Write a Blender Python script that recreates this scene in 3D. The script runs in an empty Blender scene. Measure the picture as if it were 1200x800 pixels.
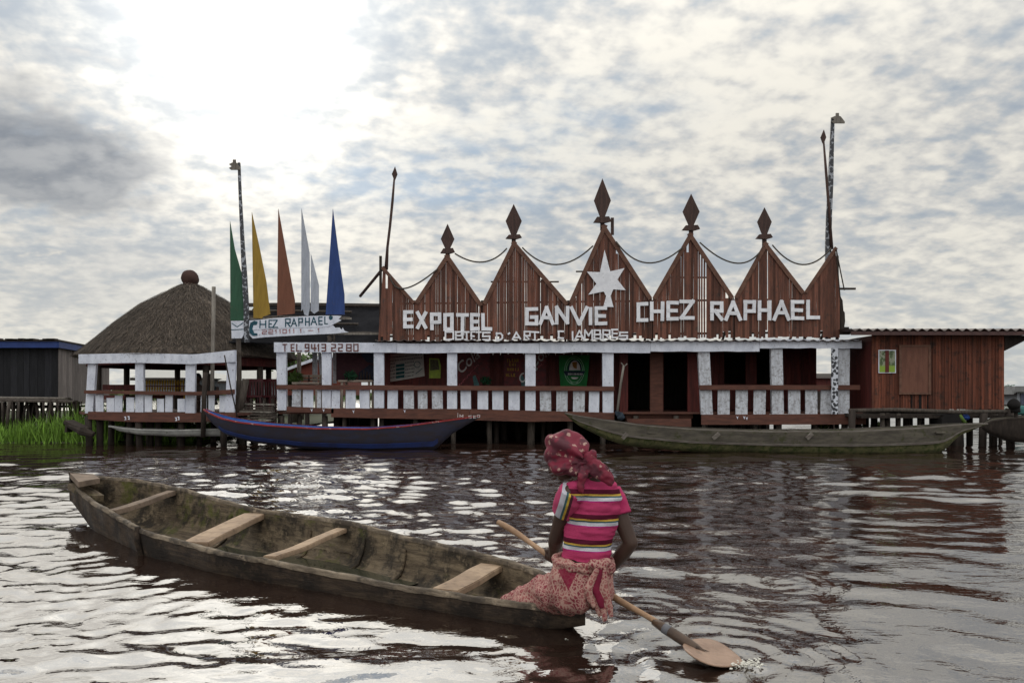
import bpy, bmesh, math, random
import numpy as np
from mathutils import Vector, Matrix, noise as mnoise
R = math.radians
random.seed(7)
rnd = random.Random(11)
sc = bpy.context.scene
# ------------------------------------------------------------------ camera
H = 1.25; F = 933.0; HY = 462.0          # camera height, focal length in photo pixels, horizon row
cam = bpy.data.objects.new('camera', bpy.data.cameras.new('camera'))
sc.collection.objects.link(cam); sc.camera = cam
cam.location = (0, 0, H); cam.rotation_euler = (R(90), 0, 0)
cam.data.sensor_width = 36; cam.data.lens = 36 * F / 1200
cam.data.shift_y = (HY - 400) / 1200
cam.data.clip_start = 0.05; cam.data.clip_end = 9000
# ------------------------------------------------------------------ sky
SUND = Vector((-0.345, 1.0, 0.44)).normalized()
world = bpy.data.worlds.new("World"); sc.world = world; world.use_nodes = True
nt = world.node_tree; nt.nodes.clear()
class NB:
    """tiny node builder"""
    def __init__(s, nt): s.nt = nt
    def n(s, t, **k):
        x = s.nt.nodes.new(t)
        for a, b in k.items(): setattr(x, a, b)
        return x
    def put(s, sock, v):
        if isinstance(v, bpy.types.NodeSocket): s.nt.links.new(v, sock)
        elif v is not None:
            if isinstance(v, (tuple, list)) and len(v) == 3 and sock.type == 'RGBA': v = (*v, 1)
            sock.default_value = v
    def m(s, op, a, b=None, c=None, clamp=False):
        x = s.n('ShaderNodeMath', operation=op, use_clamp=clamp)
        for i, v in enumerate((a, b, c)):
            if v is not None: s.put(x.inputs[i], v)
        return x.outputs[0]
    def v(s, op, a, b=None):
        x = s.n('ShaderNodeVectorMath', operation=op); s.put(x.inputs[0], a)
        if b is not None: s.put(x.inputs['Scale' if op == 'SCALE' else 1], b)
        return x.outputs['Value' if op in ('DOT_PRODUCT', 'LENGTH', 'DISTANCE') else 0]
    def noise(s, vec, scale, detail=4, rough=.55, dist=0.0, lac=2.0):
        x = s.n('ShaderNodeTexNoise'); s.put(x.inputs['Vector'], vec)
        x.inputs['Scale'].default_value = scale; x.inputs['Detail'].default_value = detail
        x.inputs['Roughness'].default_value = rough; x.inputs['Distortion'].default_value = dist
        x.inputs['Lacunarity'].default_value = lac
        return x.outputs['Fac']
    def rng(s, v, a, b, c=0.0, d=1.0, smooth=True):
        x = s.n('ShaderNodeMapRange', interpolation_type='SMOOTHSTEP' if smooth else 'LINEAR')
        s.put(x.inputs['Value'], v)
        for k, q in zip(('From Min', 'From Max', 'To Min', 'To Max'), (a, b, c, d)): s.put(x.inputs[k], q)
        return x.outputs[0]
    def mix(s, f, a, b, blend='MIX'):
        x = s.n('ShaderNodeMix', data_type='RGBA', blend_type=blend)
        s.put(x.inputs[0], f); s.put(x.inputs[6], a); s.put(x.inputs[7], b)
        return x.outputs[2]
    def ramp(s, v, stops, interp='LINEAR'):
        x = s.n('ShaderNodeValToRGB'); s.put(x.inputs[0], v); cr = x.color_ramp; cr.interpolation = interp
        while len(cr.elements) < len(stops): cr.elements.new(.5)
        for e, (p, c) in zip(cr.elements, stops): e.position = p; e.color = (*c, 1)
        return x.outputs[0]
    def mapping(s, vec, scale=(1, 1, 1), rot=(0, 0, 0), loc=(0, 0, 0)):
        x = s.n('ShaderNodeMapping'); s.put(x.inputs[0], vec)
        x.inputs['Scale'].default_value = scale; x.inputs['Rotation'].default_value = rot; x.inputs['Location'].default_value = loc
        return x.outputs[0]
b = NB(nt)
d = b.n('ShaderNodeTexCoord').outputs['Generated']
sep = b.n('ShaderNodeSeparateXYZ'); b.put(sep.inputs[0], d)
z = b.m('MAXIMUM', sep.outputs[2], 0.0)
inv = b.m('DIVIDE', 1.0, b.m('ADD', z, 0.30))
P2 = b.v('SCALE', d, inv)                       # cloud layer plane seen in perspective
pl = b.mapping(P2, scale=(1, 1, 0))
n_big = b.noise(b.mapping(pl, (1.0, 1.6, 1), (0, 0, .2), (3.1, 1.7, 0)), 1.1, 3, .5, .1)
n_mid = b.noise(b.mapping(pl, (.9, 1.3, 1), (0, 0, -.22)), 4.5, 4, .55, .1)
n_fine = b.noise(b.mapping(pl, (.95, 1.1, 1), (0, 0, -.22), (7, 3, 0)), 13.0, 4, .5, .1)
n_puff = b.noise(b.mapping(pl, (1.0, 1.0, 1), (0, 0, -.3), (2, 9, 0)), 27.0, 3, .5, .05)
warp = b.m('ADD', b.m('MULTIPLY', n_big, .50), b.m('ADD', b.m('MULTIPLY', n_mid, .45), b.m('ADD', b.m('MULTIPLY', n_fine, .48), b.m('MULTIPLY', n_puff, .30))))
lum = b.rng(warp, .68, 1.03)
cl = b.ramp(lum, [(0, (.35, .40, .46)), (.3, (.455, .485, .51)), (.58, (.59, .585, .565)), (1, (.80, .77, .695))])
def blob(px, py, k, sq=1.0):
    """soft angular mask round a direction (squashed vertically)"""
    c = Vector(((px - 600) / F, 1, (HY - py) / F)).normalized()
    df = b.v('SUBTRACT', d, tuple(c)); df = b.mapping(df, (1, 1, sq))
    return b.m('EXPONENT', b.m('MULTIPLY', b.m('POWER', b.v('LENGTH', df), 2.0), -k))
nw = b.rng(b.m('ADD', b.m('MULTIPLY', n_mid, .6), b.m('MULTIPLY', n_fine, .4)), .3, .7, .45, 1.35)
dark = b.rng(b.m('ADD', blob(50, 190, 60, 2.1), b.m('MULTIPLY', b.m('SUBTRACT', b.m('ADD', b.m('MULTIPLY', n_mid, .55), b.m('MULTIPLY', n_fine, .45)), .5), 2.2)), .22, .85)
cl = b.mix(b.m('MINIMUM', b.m('MULTIPLY', dark, 1.15), .93), cl, b.mix(b.rng(n_fine, .35, .65), (.205, .23, .27), (.30, .32, .35)))
dk2 = b.m('MULTIPLY', b.m('ADD', blob(90, 345, 90, 4), blob(150, 300, 150, 4)), nw, clamp=True)
cl = b.mix(b.m('MULTIPLY', dk2, .45), cl, (.36, .385, .42))
blue = b.m('MULTIPLY', b.m('ADD', b.m('ADD', blob(560, 205, 70, 2.6), b.m('MULTIPLY', blob(430, 215, 90, 3.5), .8)), b.m('MULTIPLY', blob(690, 130, 90, 3), .6)), b.rng(n_fine, .3, .62, 1.2, .25), clamp=True)
cl = b.mix(b.m('MULTIPLY', blue, .85), cl, (.34, .44, .56))
warmh = b.m('MULTIPLY', b.rng(z, 0.0, .26, 1, 0), .42)
cl = b.mix(warmh, cl, (.66, .645, .575))
az = b.v('DOT_PRODUCT', d, tuple(SUND)); az = b.m('MAXIMUM', az, 0.0)
g1 = b.m('MULTIPLY', b.m('POWER', az, 150.0), 1.0)
g2 = b.m('MULTIPLY', b.m('POWER', az, 34.0), .24)
g3 = b.m('MULTIPLY', b.m('POWER', az, 6.0), .05)
glow = b.m('MULTIPLY', b.m('ADD', b.m('ADD', g1, g2), g3), b.m('SUBTRACT', b.m('ADD', .62, b.m('MULTIPLY', lum, .55)), b.m('MULTIPLY', dark, .45)))
gc = b.v('SCALE', (1.0, .955, .86), glow)
cl = b.mix(1.0, cl, gc, 'ADD')
zen = b.m('ADD', b.m('ADD', 1.0, b.m('MULTIPLY', b.rng(sep.outputs[2], .25, .8), .9)), b.m('MULTIPLY', b.rng(sep.outputs[1], .1, -.6), .55))
cl = b.v('SCALE', cl, zen)
sky = b.n('ShaderNodeTexSky', sky_type='NISHITA'); sky.sun_disc = False
sky.sun_elevation = R(22.6); sky.sun_rotation = R(-19.0); sky.air_density = 1.2; sky.dust_density = 1.5
bg1 = b.n('ShaderNodeBackground'); b.put(bg1.inputs[0], sky.outputs[0]); bg1.inputs[1].default_value = .07
bg2 = b.n('ShaderNodeBackground'); b.put(bg2.inputs[0], cl); bg2.inputs[1].default_value = 1.04
cover = b.rng(b.m('ADD', b.m('MULTIPLY', n_fine, .6), b.m('MULTIPLY', n_big, .4)), .28, .40, .75, 1.0)
mx = b.n('ShaderNodeMixShader'); b.put(mx.inputs[0], cover)
nt.links.new(bg1.outputs[0], mx.inputs[1]); nt.links.new(bg2.outputs[0], mx.inputs[2])
wo = b.n('ShaderNodeOutputWorld'); nt.links.new(mx.outputs[0], wo.inputs[0])
# ------------------------------------------------------------------ sun behind thin cloud
sl = bpy.data.lights.new('sun', 'SUN'); sl.energy = .55; sl.angle = R(50); sl.color = (1, .93, .80)
so = bpy.data.objects.new('sun', sl); sc.collection.objects.link(so)
so.rotation_euler = SUND.to_track_quat('Z', 'Y').to_euler(); so.location = (-8, 20, 12)
vs = sc.view_settings; vs.view_transform = 'Standard'; vs.look = 'None'; vs.gamma = 1; vs.exposure = 0.0
vs.use_curve_mapping = False
sc.cycles.max_bounces = 6; sc.cycles.caustics_reflective = False; sc.cycles.caustics_refractive = False

# ------------------------------------------------------------------ helpers
ORG = {}
def px(x, y, Y): return Vector(((x - 600) / F * Y, Y, H - (y - HY) / F * Y))
def pxz(x, y, Z):
    Y = (H - Z) * F / (y - HY); return Vector(((x - 600) / F * Y, Y, Z))
def tag(o, label=None, cat=None, group=None, kind=None):
    if label: o['label'] = label
    if cat: o['category'] = cat
    if group: o['group'] = group
    if kind: o['kind'] = kind
    return o
def root(name, loc, label, cat, group=None):
    o = bpy.data.objects.new(name, None); sc.collection.objects.link(o); o.location = loc
    o.empty_display_size = .2; ORG[o.name] = Vector(loc)
    return tag(o, label, cat, group)
class MB:
    def __init__(s): s.v = []; s.f = []; s.mi = []; s.cur = 0
    def add(s, vs, fs):
        k = len(s.v); s.v += [tuple(p) for p in vs]
        s.f += [tuple(i + k for i in f) for f in fs]; s.mi += [s.cur] * len(fs); return s
    def box(s, a, c):
        (x0, y0, z0), (x1, y1, z1) = a, c
        return s.add([(x0,y0,z0),(x1,y0,z0),(x1,y1,z0),(x0,y1,z0),(x0,y0,z1),(x1,y0,z1),(x1,y1,z1),(x0,y1,z1)],
              [(0,3,2,1),(4,5,6,7),(0,1,5,4),(1,2,6,5),(2,3,7,6),(3,0,4,7)])
    def prism(s, pts, y0, y1):
        """polygon of (x, z) points between the planes y0 (front) and y1"""
        n = len(pts); ar = sum(pts[i][0]*pts[(i+1)%n][1]-pts[(i+1)%n][0]*pts[i][1] for i in range(n))
        if ar < 0: pts = pts[::-1]
        return s.add([(x, y0, z) for x, z in pts] + [(x, y1, z) for x, z in pts],
            [tuple(range(n)), tuple(range(2*n-1, n-1, -1))] + [(i, i+n, (i+1)%n+n, (i+1)%n) for i in range(n)])
    def ppoly(s, pts, Y, dep=.03):
        q = [px(x, y, Y) for x, y in pts]; return s.prism([(p.x, p.z) for p in q], Y, Y + dep)
    def pbox(s, x0, y0, x1, y1, Y, dep=.03): return s.ppoly([(x0, y1), (x1, y1), (x1, y0), (x0, y0)], Y, dep)
    def plank(s, a, c, w, t, up=Vector((0, 0, 1))):
        """board from a to c, width w across, thickness t along up"""
        a, c = Vector(a), Vector(c); dr = (c - a).normalized(); sd = dr.cross(up).normalized() * w / 2
        u = sd.cross(dr).normalized() * t / 2
        vs = [a-sd-u, a+sd-u, a+sd+u, a-sd+u, c-sd-u, c+sd-u, c+sd+u, c-sd+u]
        return s.add(vs, [(0,1,2,3),(7,6,5,4),(0,4,5,1),(1,5,6,2),(2,6,7,3),(3,7,4,0)])
    def tube(s, pts, rad, seg=8, cap=True, flat=1.0):
        pts = [Vector(p) for p in pts]; n = len(pts)
        if not isinstance(rad, (list, tuple)): rad = [rad] * n
        vs = []; ref = None
        for i, p in enumerate(pts):
            t = (pts[min(i+1, n-1)] - pts[max(i-1, 0)]).normalized()
            if ref is None: ref = Vector((0, 1, 0)) if abs(t.y) < .8 else Vector((1, 0, 0))
            ref = (ref - t * ref.dot(t)).normalized(); q = t.cross(ref)
            r = rad[i]; rx, ry = (r if isinstance(r, (list, tuple)) else (r, r * flat))
            for k in range(seg):
                a = 2 * math.pi * k / seg; vs.append(p + q * math.cos(a) * rx + ref * math.sin(a) * ry)
        fs = [(i*seg+k, i*seg+(k+1)%seg, (i+1)*seg+(k+1)%seg, (i+1)*seg+k) for i in range(n-1) for k in range(seg)]
        if cap: fs += [tuple(range(seg-1, -1, -1)), tuple((n-1)*seg+k for k in range(seg))]
        return s.add(vs, fs)
    def ball(s, c, r, seg=12, rings=8, rot=None):
        c = Vector(c); r = r if isinstance(r, (list, tuple)) else (r, r, r); vs = []
        for i in range(1, rings):
            th = math.pi * i / rings
            for k in range(seg):
                a = 2 * math.pi * k / seg
                p = Vector((math.sin(th)*math.cos(a)*r[0], math.sin(th)*math.sin(a)*r[1], math.cos(th)*r[2]))
                vs.append(c + (rot @ p if rot else p))
        tp, bt = Vector((0, 0, r[2])), Vector((0, 0, -r[2]))
        vs += [c + (rot @ tp if rot else tp), c + (rot @ bt if rot else bt)]; T, B = len(vs)-2, len(vs)-1
        fs = [(i*seg+k, (i+1)*seg+k, (i+1)*seg+(k+1)%seg, i*seg+(k+1)%seg) for i in range(rings-2) for k in range(seg)]
        fs += [(T, k, (k+1)%seg) for k in range(seg)] + [(B, (rings-2)*seg+(k+1)%seg, (rings-2)*seg+k) for k in range(seg)]
        return s.add(vs, fs)
    def jitter(s, a, sc_=3.0):
        s.v = [tuple(Vector(p) + mnoise.noise_vector(Vector(p) * sc_) * a) for p in s.v]; return s
    def build(s, name, mat, parent=None, smooth=False, origin=None):
        if parent is not None: o0 = ORG[parent.name]
        elif origin is not None: o0 = Vector(origin)
        else:
            a = np.array(s.v); o0 = Vector(((a[:,0].min()+a[:,0].max())/2, (a[:,1].min()+a[:,1].max())/2, a[:,2].min()))
        me = bpy.data.meshes.new(name); me.from_pydata([tuple(Vector(p) - o0) for p in s.v], [], s.f)
        for m_ in (mat if isinstance(mat, (list, tuple)) else [mat]): me.materials.append(m_)
        if max(s.mi or [0]): me.polygons.foreach_set('material_index', s.mi)
        if smooth: me.polygons.foreach_set('use_smooth', [True] * len(me.polygons))
        me.update()
        o = bpy.data.objects.new(name, me); sc.collection.objects.link(o)
        if parent is not None: o.parent = parent; 
        else: o.location = o0
        ORG[o.name] = o0
        return o
def mat(name, col, col2=None, rough=.8, scale=5, st=(1, 1, 1), dirt=None, dirt_lo=.55, dirt_hi=.68, dscale=9, bump=.15,
        bscale=40, isl=0.0, spec=.3, grain=0.0, metal=0.0, emis=None):
    m_ = bpy.data.materials.new(name); m_.use_nodes = True; q = NB(m_.node_tree); q.nt.nodes.clear()
    co = q.n('ShaderNodeTexCoord').outputs['Object']; geo = q.n('ShaderNodeNewGeometry').outputs['Random Per Island']
    vec = q.mapping(co, st)
    if isl: vec = q.v('ADD', vec, q.v('SCALE', (17.0, 9.0, 23.0), geo))
    col2 = col2 or tuple(c * .62 for c in col)
    f = q.rng(q.noise(vec, scale, 6, .62), .3, .7)
    c = q.mix(f, col2, col)
    if grain:
        g = q.noise(q.mapping(vec, (1, 1, 1)), scale * 6, 4, .6)
        c = q.mix(q.m('MULTIPLY', q.rng(g, .45, .75), grain), c, tuple(x * .45 for x in col2))
    if dirt:
        dn = q.noise(q.v('ADD', co, (3.3, 1.2, 8.1)), dscale, 8, .68)
        c = q.mix(q.rng(dn, dirt_lo, dirt_hi, 0, .85), c, dirt)
    if isl: c = q.v('SCALE', c, q.rng(geo, 0, 1, 1 - isl, 1 + isl, False))
    bs = q.n('ShaderNodeBsdfPrincipled'); q.put(bs.inputs['Base Color'], c)
    bs.inputs['Roughness'].default_value = rough; bs.inputs['Specular IOR Level'].default_value = spec
    bs.inputs['Metallic'].default_value = metal
    if bump:
        bp = q.n('ShaderNodeBump'); bp.inputs['Strength'].default_value = min(1, bump * 2); bp.inputs['Distance'].default_value = .012
        q.put(bp.inputs['Height'], q.noise(vec, bscale, 5, .65)); q.nt.links.new(bp.outputs[0], bs.inputs['Normal'])
    out = q.n('ShaderNodeOutputMaterial'); q.nt.links.new(bs.outputs[0], out.inputs[0])
    return m_
WHITE = mat('whitewash', (.74, .77, .86), (.56, .59, .68), .75, 6, (1, 1, .5), dirt=(.16, .15, .16), dirt_lo=.58, dirt_hi=.70, dscale=22, isl=.08)
WHITE2 = mat('whitewash_worn', (.64, .67, .73), (.44, .45, .49), .8, 7, (2, 2, .4), dirt=(.24, .23, .24), dirt_lo=.48, dirt_hi=.66, dscale=15, isl=.14, grain=.3)
BROWN = mat('red_brown_board', (.135, .055, .038), (.075, .033, .025), .75, 3, (1, 1, 6), isl=.15, dirt=(.05, .035, .03), dirt_lo=.6, dirt_hi=.75)
SLAT = mat('red_slat', (.165, .066, .043), (.085, .038, .028), .75, 2.5, (6, 6, .7), isl=.55, grain=.3, dirt=(.045, .034, .03), dirt_lo=.54, dirt_hi=.72, dscale=7)
TRIM = mat('brown_trim', (.165, .085, .058), (.10, .05, .036), .75, 3, (3, 3, 3), isl=.12)
FIN = mat('brown_finial', (.085, .048, .040), (.045, .028, .025), .75, 4, (4, 4, .6), isl=.1, grain=.5)
WALLM = mat('dark_red_wall', (.125, .026, .022), (.06, .015, .014), .7, 2.5, (7, 7, .6), isl=.2)
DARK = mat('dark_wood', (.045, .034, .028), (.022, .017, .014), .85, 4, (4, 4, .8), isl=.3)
PILE = mat('pile_wood', (.095, .078, .065), (.04, .033, .028), .9, 5, (4, 4, .8), isl=.45)
GREY = mat('weathered_wood', (.27, .245, .215), (.13, .115, .10), .85, 4, (4, 4, .5), isl=.25, grain=.5)
TARP = mat('black_tarp', (.020, .020, .023), (.011, .011, .013), .95, 2, bump=.3, bscale=5, spec=.05)
TIN = mat('dull_tin', (.16, .13, .12), (.085, .062, .055), .5, 4, (1, 1, 1), isl=.1, metal=.2)
BLACK = mat('void_black', (.012, .010, .010), (.007, .006, .006), .9, 4, bump=0)
ROPE = mat('rope', (.10, .085, .07), (.05, .045, .04), .9, 30)

LETW = mat('white_letter_strips', (.86, .87, .92), (.72, .73, .78), .75, 6, dirt=(.3, .29, .3), dirt_lo=.6, dirt_hi=.72, dscale=18, isl=.08)
# stroke alphabet, each stroke a polyline in a unit box
FONT = {
 'A': [[(0,0),(.5,1)],[(.5,1),(1,0)],[(.22,.36),(.78,.36)]], 'B': [[(0,0),(0,1)],[(0,1),(.9,1)],[(.9,1),(.9,.55)],[(0,.5),(1,.5)],[(1,.5),(1,0)],[(0,0),(1,0)]],
 'C': [[(1,1),(0,1)],[(0,1),(0,0)],[(0,0),(1,0)]], 'D': [[(0,0),(0,1)],[(0,1),(.7,1)],[(.7,1),(1,.7)],[(1,.7),(1,.3)],[(1,.3),(.7,0)],[(0,0),(.7,0)]],
 'E': [[(0,0),(0,1)],[(0,1),(1,1)],[(0,.5),(.9,.5)],[(0,0),(1,0)]], 'G': [[(1,1),(0,1)],[(0,1),(0,0)],[(0,0),(1,0)],[(1,0),(1,.45)],[(.5,.45),(1,.45)]],
 'H': [[(0,0),(0,1)],[(1,0),(1,1)],[(0,.5),(1,.5)]], 'I': [[(.5,0),(.5,1)]], 'J': [[(.5,1),(.5,0)],[(.5,0),(0,0)],[(0,1),(1,1)]],
 'L': [[(0,1),(0,0)],[(0,0),(1,0)]], 'M': [[(0,0),(0,1)],[(0,1),(.5,.4)],[(.5,.4),(1,1)],[(1,1),(1,0)]], 'N': [[(0,0),(0,1)],[(0,1),(1,0)],[(1,0),(1,1)]],
 'O': [[(0,0),(0,1)],[(0,1),(1,1)],[(1,1),(1,0)],[(1,0),(0,0)]], 'P': [[(0,0),(0,1)],[(0,1),(1,1)],[(1,1),(1,.45)],[(1,.45),(0,.45)]],
 'R': [[(0,0),(0,1)],[(0,1),(1,1)],[(1,1),(1,.5)],[(1,.5),(0,.5)],[(.3,.5),(1,0)]], 'S': [[(1,1),(0,1)],[(0,1),(0,.5)],[(0,.5),(1,.5)],[(1,.5),(1,0)],[(1,0),(0,0)]],
 'T': [[(.5,0),(.5,1)],[(0,1),(1,1)]], 'V': [[(0,1),(.5,0)],[(.5,0),(1,1)]], 'X': [[(0,0),(1,1)],[(0,1),(1,0)]], 'Z': [[(0,1),(1,1)],[(1,1),(0,0)],[(0,0),(1,0)]],
 "'": [[(.7,1),(.2,.7)]], '.': [[(.3,.0),(.6,.0)]], '-': [[(0,.5),(1,.5)]], '1': [[(.5,0),(.5,1)],[(.1,.8),(.5,1)]],
 '0': [[(0,0),(0,1)],[(0,1),(1,1)],[(1,1),(1,0)],[(1,0),(0,0)]], '2': [[(0,1),(1,1)],[(1,1),(1,.5)],[(1,.5),(0,.5)],[(0,.5),(0,0)],[(0,0),(1,0)]],
 '3': [[(0,1),(1,1)],[(0,.5),(1,.5)],[(0,0),(1,0)],[(1,0),(1,1)]], '4': [[(0,1),(0,.4)],[(0,.4),(1,.4)],[(.7,0),(.7,1)]],
 '8': [[(0,0),(0,1)],[(0,1),(1,1)],[(1,1),(1,0)],[(1,0),(0,0)],[(0,.5),(1,.5)]], '9': [[(1,0),(1,1)],[(1,1),(0,1)],[(0,1),(0,.5)],[(0,.5),(1,.5)],[(1,0),(0,0)]],
 '(': [[(.6,1),(.3,.7)],[(.3,.7),(.3,.3)],[(.3,.3),(.6,0)]], '7': [[(0,1),(1,1)],[(1,1),(.4,0)]],
}
def glyph(mb, ch, x0, y0, x1, y1, Y, w, dep=.02, wob=.25):
    """letter of board strips between photo pixels x0..x1, y0..y1 at distance Y"""
    h = w / 2; x0 += h; x1 -= h; y0 += h; y1 -= h
    for k, ((a, c), (e, g)) in enumerate(FONT[ch]):
        p = Vector((x0 + a*(x1-x0) + rnd.uniform(-wob, wob), y1 - c*(y1-y0) + rnd.uniform(-wob, wob)))
        q = Vector((x0 + e*(x1-x0) + rnd.uniform(-wob, wob), y1 - g*(y1-y0) + rnd.uniform(-wob, wob)))
        if (q - p).length < .01: q = p + Vector((.01, 0))
        dr = (q - p).normalized(); p = p - dr * h * .95; q = q + dr * h * .95; n = Vector((-dr.y, dr.x)) * h
        mb.ppoly([tuple(p+n), tuple(q+n), tuple(q-n), tuple(p-n)], Y - .0022 * k, dep + .0022 * k)
# ------------------------------------------------------------------ near canoe outline (also needed to keep water out of it)
NEAR = [(83.5,567,.34),(108,588.7,.28),(140,607,.23),(164,622,.20),(209,634,.18),(247,645,.17),(300,655,.16),(340,662,.15),(400,674,.135),(453,685,.12),(510,693,.12),(584,705,.12),(623,710,.12),(658,711,.135),(686,704,.165)]
FAR = [(81,554,.45),(116,558,.42),(164,562.5,.38),(209,571,.34),(252,583,.30),(300,596,.27),(353,603.5,.25),(411,611,.24),(482,629.6,.22),(538,642,.20),(595,656.5,.18),(635,669,.17),(686,704,.165)]
AX = Vector((.787, -.616, 0)).normalized()
def curve_s(L):
    P = [pxz(*q) for q in L]; s = np.array([p.dot(AX) for p in P]); A = np.array([tuple(p) for p in P])
    t = (s - s[0]) / (s[-1] - s[0]); t = np.maximum.accumulate(t + np.arange(len(t)) * 1e-6)
    def ev(u):
        # Catmull-like smoothing: average of three nearby linear samples
        r = np.zeros(3)
        for k, w in ((-.02, .25), (0, .5), (.02, .25)):
            uu = min(1, max(0, u + k * min(1, u * 20, (1 - u) * 20))); r += w * np.array([np.interp(uu, t, A[:, j]) for j in range(3)])
        return Vector(r)
    return ev
nearC, farC = curve_s(NEAR), curve_s(FAR)
# ------------------------------------------------------------------ water: one sheet to the horizon, real waves near by
def smooth01(x, a, b_): t = np.clip((x - a) / (b_ - a), 0, 1); return t * t * (3 - 2 * t)
def make_water():
    rs = [0.0, .5, .9, 1.2]
    r = 1.2
    while r < 75: r *= 1.0052; rs.append(r)
    while r < 7000: r *= 1.09; rs.append(r)
    rs = np.array(rs)
    fine = np.linspace(R(-66), R(66), 600); coarse = np.linspace(R(66), R(294), 60)[1:-1]
    an = np.concatenate([fine, coarse]); nr, na = len(rs), len(an)
    RR, AA = np.meshgrid(rs, an, indexing='ij')
    X = RR * np.sin(AA); Y = RR * np.cos(AA); Zv = np.zeros_like(X)
    cell = RR * .006
    g = np.random.default_rng(5)
    def vn(x, y, k, seed):
        """smooth 2-D value noise"""
        t = np.random.default_rng(seed).random((64, 64)); x = x * k; y = y * k
        i = np.floor(x).astype(int); j = np.floor(y).astype(int); fx = x - i; fy = y - j
        fx = fx*fx*(3-2*fx); fy = fy*fy*(3-2*fy); T = lambda a, c: t[a % 64, c % 64]
        return T(i,j)*(1-fx)*(1-fy)+T(i+1,j)*fx*(1-fy)+T(i,j+1)*(1-fx)*fy+T(i+1,j+1)*fx*fy
    wx = X + .6 * (vn(X, Y, .5, 1) - .5); wy = Y + .6 * (vn(X, Y, .5, 2) - .5)
    patch = .45 + 1.1 * vn(X, Y, .16, 3)
    leftish = smooth01(-X / (Y + 3), -.25, .35)          # breezier ripples towards the left bank
    calm = 1 - .35 * smooth01(X / (np.abs(Y) + 2), .05, .35) * smooth01(Y, 14, 6)
    smo = 1 - .55 * smooth01(X, .2, 1.6) * smooth01(Y, 9.5, 5.5)
    for lam, n, slope in ((1.7, 7, .020), (.9, 9, .042), (.48, 12, .060), (.27, 16, .078), (.16, 16, .062), (.10, 14, .036)):
        for _ in range(n):
            L = lam * g.uniform(.75, 1.35); th = g.normal(0, .55) + (math.pi if g.random() < .25 else 0) + .25
            kx, ky = math.sin(th) * 2 * math.pi / L, math.cos(th) * 2 * math.pi / L
            amp = slope / math.sqrt(n) * math.sqrt(2) * L / (2 * math.pi)
            fade = smooth01(L / np.maximum(cell, 1e-6), 2.2, 5.0)
            m_ = patch * calm if lam > .3 else (.42 + 1.25 * leftish + .45 * smooth01(Y, 5, 12)) * patch * calm * (1 if lam > .7 else smo)
            ph = g.uniform(0, 6.28)
            s_ = np.sin(wx * kx + wy * ky + ph)
            Zv += amp * m_ * fade * s_
    # rings spreading from the paddle and from drops of its last stroke
    for (cx, cy, rad, am, lam) in ((.98, 3.78, .7, .0035, .17), (1.75, 5.3, .5, .0015, .12), (1.5, 5.9, .6, .0012, .13), (.75, 4.6, .7, .0015, .14), (-2.9, 5.6, .9, .003, .2)):
        dd = np.hypot(X - cx, (Y - cy)); Zv += am * np.cos(dd * 2 * math.pi / lam) * np.exp(-(dd / rad) ** 2) * smooth01(dd, .02, .2)
    Zv *= .25 + .75 * smooth01(np.hypot(X - .96, Y - 3.76), .14, .32)
    # wash behind the stern
    dd = np.hypot((X - .75) / 1.0, (Y - 3.75) / .5); Zv += .010 * np.exp(-dd ** 2) * (vn(X, Y, 9, 7) - .5) * 2
    # small swell off the hull's near side
    nl = [nearC(u) for u in np.linspace(.12, .97, 40)]
    dmin = np.full(X.shape, 9.0); sel = (RR < 11)
    xs, ys = X[sel], Y[sel]; dm = np.full(xs.shape, 9.0)
    for p in nl: dm = np.minimum(dm, np.hypot(xs - p.x, ys - p.y))
    dmin[sel] = dm; damp = smooth01(dmin, .0, .5); Zv *= (.35 + .65 * damp)
    Zv += .006 * np.exp(-((dmin - .10) / .07) ** 2)
    V = np.stack([X, Y, Zv], -1).reshape(-1, 3)
    i, j = np.meshgrid(np.arange(nr - 1), np.arange(na), indexing='ij'); j2 = (j + 1) % na
    Q = np.stack([i*na+j, i*na+j2, (i+1)*na+j2, (i+1)*na+j], -1).reshape(-1, 4)[:, ::-1]
    # leave the inside of the canoe dry
    poly = []
    for u in np.linspace(.10, .955, 40):
        n_, f_ = nearC(u), farC(u); c = (n_ + f_) / 2; poly.append(c + (n_ - c) * .84)
    for u in np.linspace(.955, .10, 40):
        n_, f_ = nearC(u), farC(u); c = (n_ + f_) / 2; poly.append(c + (f_ - c) * .84)
    C4 = V[Q].mean(1); inside = np.zeros(len(Q), bool); cx, cy = C4[:, 0], C4[:, 1]; pn = len(poly)
    for k in range(pn):
        a, c = poly[k], poly[(k+1) % pn]
        if a.y == c.y: continue
        cond = ((a.y > cy) != (c.y > cy)) & (cx < (c.x - a.x) * (cy - a.y) / (c.y - a.y) + a.x); inside ^= cond
    Q = Q[~inside]
    me = bpy.data.meshes.new('water'); me.vertices.add(len(V)); me.vertices.foreach_set('co', V.astype(np.float32).ravel())
    me.loops.add(len(Q) * 4); me.loops.foreach_set('vertex_index', Q.astype(np.int32).ravel())
    me.polygons.add(len(Q)); me.polygons.foreach_set('loop_start', np.arange(0, len(Q) * 4, 4, dtype=np.int32))
    me.polygons.foreach_set('loop_total', np.full(len(Q), 4, np.int32)); me.update(calc_edges=True)
    me.polygons.foreach_set('use_smooth', [True] * len(Q)); me.validate()
    m_ = bpy.data.materials.new('lagoon_water'); m_.use_nodes = True; q = NB(m_.node_tree); q.nt.nodes.clear()
    co = q.n('ShaderNodeTexCoord').outputs['Object']
    bs = q.n('ShaderNodeBsdfPrincipled'); q.put(bs.inputs['Base Color'], (.024, .0135, .010))
    bs.inputs['Roughness'].default_value = .015; bs.inputs['IOR'].default_value = WATER_IOR
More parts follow.
